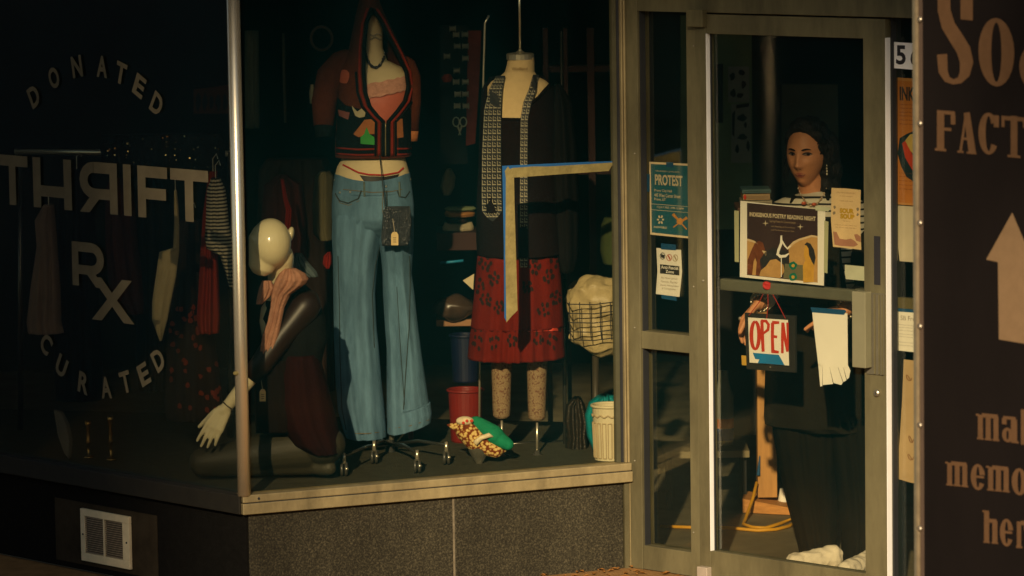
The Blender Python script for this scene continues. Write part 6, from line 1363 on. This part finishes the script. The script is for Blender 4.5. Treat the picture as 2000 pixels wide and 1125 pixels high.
for y, dx in ((592, 0), (610, 1), (628, 2), (646, 3), (662, 4)): sub('wire', TB([Q(1108 + dx, y, 16.1), Q(1112 + dx, y + 2, 15.97), Q(1160, y + 3, 15.95), Q(1214, y - 4, 15.97)], .0022, 5), INK, t)
for x in (1112, 1132, 1152, 1172, 1192, 1210): sub('wire', TB([Q(x, 590, 15.955), Q(x + 1, 640, 15.955), Q(x + 3, 664, 15.955)], .0020, 5), INK, t)
for x in (1103, 1218): sub('stand_leg', TB([Q(x, 545, 16.2), Q(x, floor_row(16.2), 16.2)], .007, 8), M('dark_chrome', (.10, .095, .08)), t, smooth=True)
sub('reflection_streak', TB([Q(1163, 680, 16.1), Q(1163, 905, 16.0)], .014, 10), M('dull_streak', (.035, .028, .018), .5), t, smooth=True)  # upright added to stand for a pale reflection streak in the glass
garment('green_cushion', 'pale green cushion standing above the wire basket by the frame', 'cushion', [(425, 1180, 1205), (440, 1174, 1210), (490, 1172, 1212), (515, 1178, 1210)], 16.3, M('pale_green_cloth', (.045, .058, .02), .85), .06, 2, .1, 18, group='things in the window corner')
# poles and racks
t = thing('chrome_rack', 'tall thin chrome rack standing behind the dress form', 'rack', Q(936, 870, 16.2))
sub('pole', TB([Q(936, 870, 16.2), Q(937, 700, 16.2), Q(944, 155, 16.2), Q(947, 45, 16.2), Q(955, 30, 16.2)], .0045, 8), CHROME, t, smooth=True)
sub('pole', TB([Q(1102, 860, 16.25), Q(1098, 300, 16.25), Q(1096, 60, 16.25)], .0045, 8), M('dark_chrome', (.10, .095, .08)), t, smooth=True)
sub('base', TB([Q(936, 870, 16.2), Q(1102, 862, 16.25)], .006, 8), M('dark_chrome', (.10, .095, .08)), t, smooth=True)
t = thing('wooden_rack', 'red brown timber rack at the right behind the dress form', 'rack', Q(1150, 800, 17.2))
for x0, x1 in ((1146, 1160), (1060, 1070), (1100, 1108)):
    bm = bmesh.new(); wbox(bm, Q(x0, 60, 17.2).x, Q(x1, 60, 17.2).x, 17.2, 17.24, .003, Q(x0, 55, 17.2).z); sub('upright', bm, RB, t)
for y in (130, 330): bm = bmesh.new(); wbox(bm, Q(1060, y, 17.25).x, Q(1200, y, 17.25).x, 17.25, 17.35, Q(1060, y + 12, 17.25).z, Q(1060, y, 17.25).z); sub('crossbar', bm, RB, t)
garment('dim_red_shirt', 'dim red shirt hanging behind the head of the kneeling mannequin', 'shirt', [(340, 545, 560), (360, 515, 590), (430, 510, 598), (520, 520, 600)], 16.9, M('dim_maroon', (.07, .018, .014), .9), .08, 4, .3, 19, group='clothes behind the angled window')
garment('red_streamer', 'bright red streamer hanging above the kneeling mannequin', 'ribbon', [(350, 548, 554), (390, 553, 562), (410, 558, 570), (440, 556, 568), (448, 560, 566)], 16.5, M('scarlet_ribbon', (.22, .015, .008), .8), .012, 3, .3, 20, group='clothes behind the angled window')
garment('olive_bag', 'olive canvas bag hanging just left of the jeans', 'bag', [(335, 625, 645), (345, 615, 652), (400, 610, 652), (455, 612, 650), (468, 622, 650)], 16.6, M('olive_canvas', (.13, .11, .055), .85), .06, 3, .12, 21, group='clothes behind the angled window')
garment('blue_feather_trim', 'grey blue ruffle behind the shoulder of the kneeling mannequin', 'ruffle', [(495, 575, 590), (510, 570, 600), (530, 580, 618), (540, 600, 622)], 16.2, M('grey_blue_tulle', (.10, .13, .14), .8), .03, 6, .5, 22, group='clothes behind the angled window')
garment('red_flower_trim', 'small red cloth flower against the left jeans leg', 'flower', [(492, 640, 646), (500, 632, 648), (515, 630, 648), (524, 636, 644)], 16.2, MATS['scarlet_ribbon'], .02, 5, .5, 23, group='clothes behind the angled window')
garment('grey_curtain', 'dull grey curtain strip just right of the corner post', 'curtain', [(60, 478, 505), (150, 478, 506), (250, 479, 507)], 17.4, M('dull_grey_cloth', (.12, .12, .085), .9), .04, 4, .2, 24, group='clothes behind the angled window')
garment('dark_skirt_rail', 'dark brown skirts hanging behind the jeans', 'skirt', [(310, 520, 640), (330, 505, 650), (500, 500, 660), (640, 600, 660), (760, 620, 655)], 17.0, M('dark_brown_cloth', (.04, .022, .016), .9), .1, 8, .3, 25, group='clothes behind the angled window')
garment('cream_label_tag', 'cream cloth tag hanging left of the hooded cardigan', 'tag', [(165, 606, 612), (180, 604, 614), (202, 605, 613)], 16.4, M('cream_cloth_tag', (.36, .30, .18), .9), .01, 2, .1, 26, group='small things behind the cardigan')
t = thing('wall_hoop', 'faint round hoop hanging on the wall left of the hooded cardigan', 'hoop', Q(628, 95, 17.5))
bm = bmesh.new(); c_ = Q(628, 75, 17.5); tube(bm, [c_ + Vector((math.cos(a) * .045, 0, math.sin(a) * .05)) for a in [2 * PI * k / 24 for k in range(25)]], .006, 8, False); sub('hoop', bm, M('dull_hoop_wood', (.12, .06, .035), .7), t, smooth=True)
garment('trim_lace', 'narrow beaded trim hanging on the wall beside the corner post', 'trim', [(65, 551, 556), (150, 552, 558), (240, 555, 560)], 17.3, M('dull_lace', (.10, .08, .05), .8), .01, 2, .4, 27, group='small things behind the cardigan')
bin_('red_box_leg', 'small red canister glimpsed under the right trouser hem', 797, 808, 840, 862, 16.4, M('red_plastic', (.45, .03, .02)), 1, False)
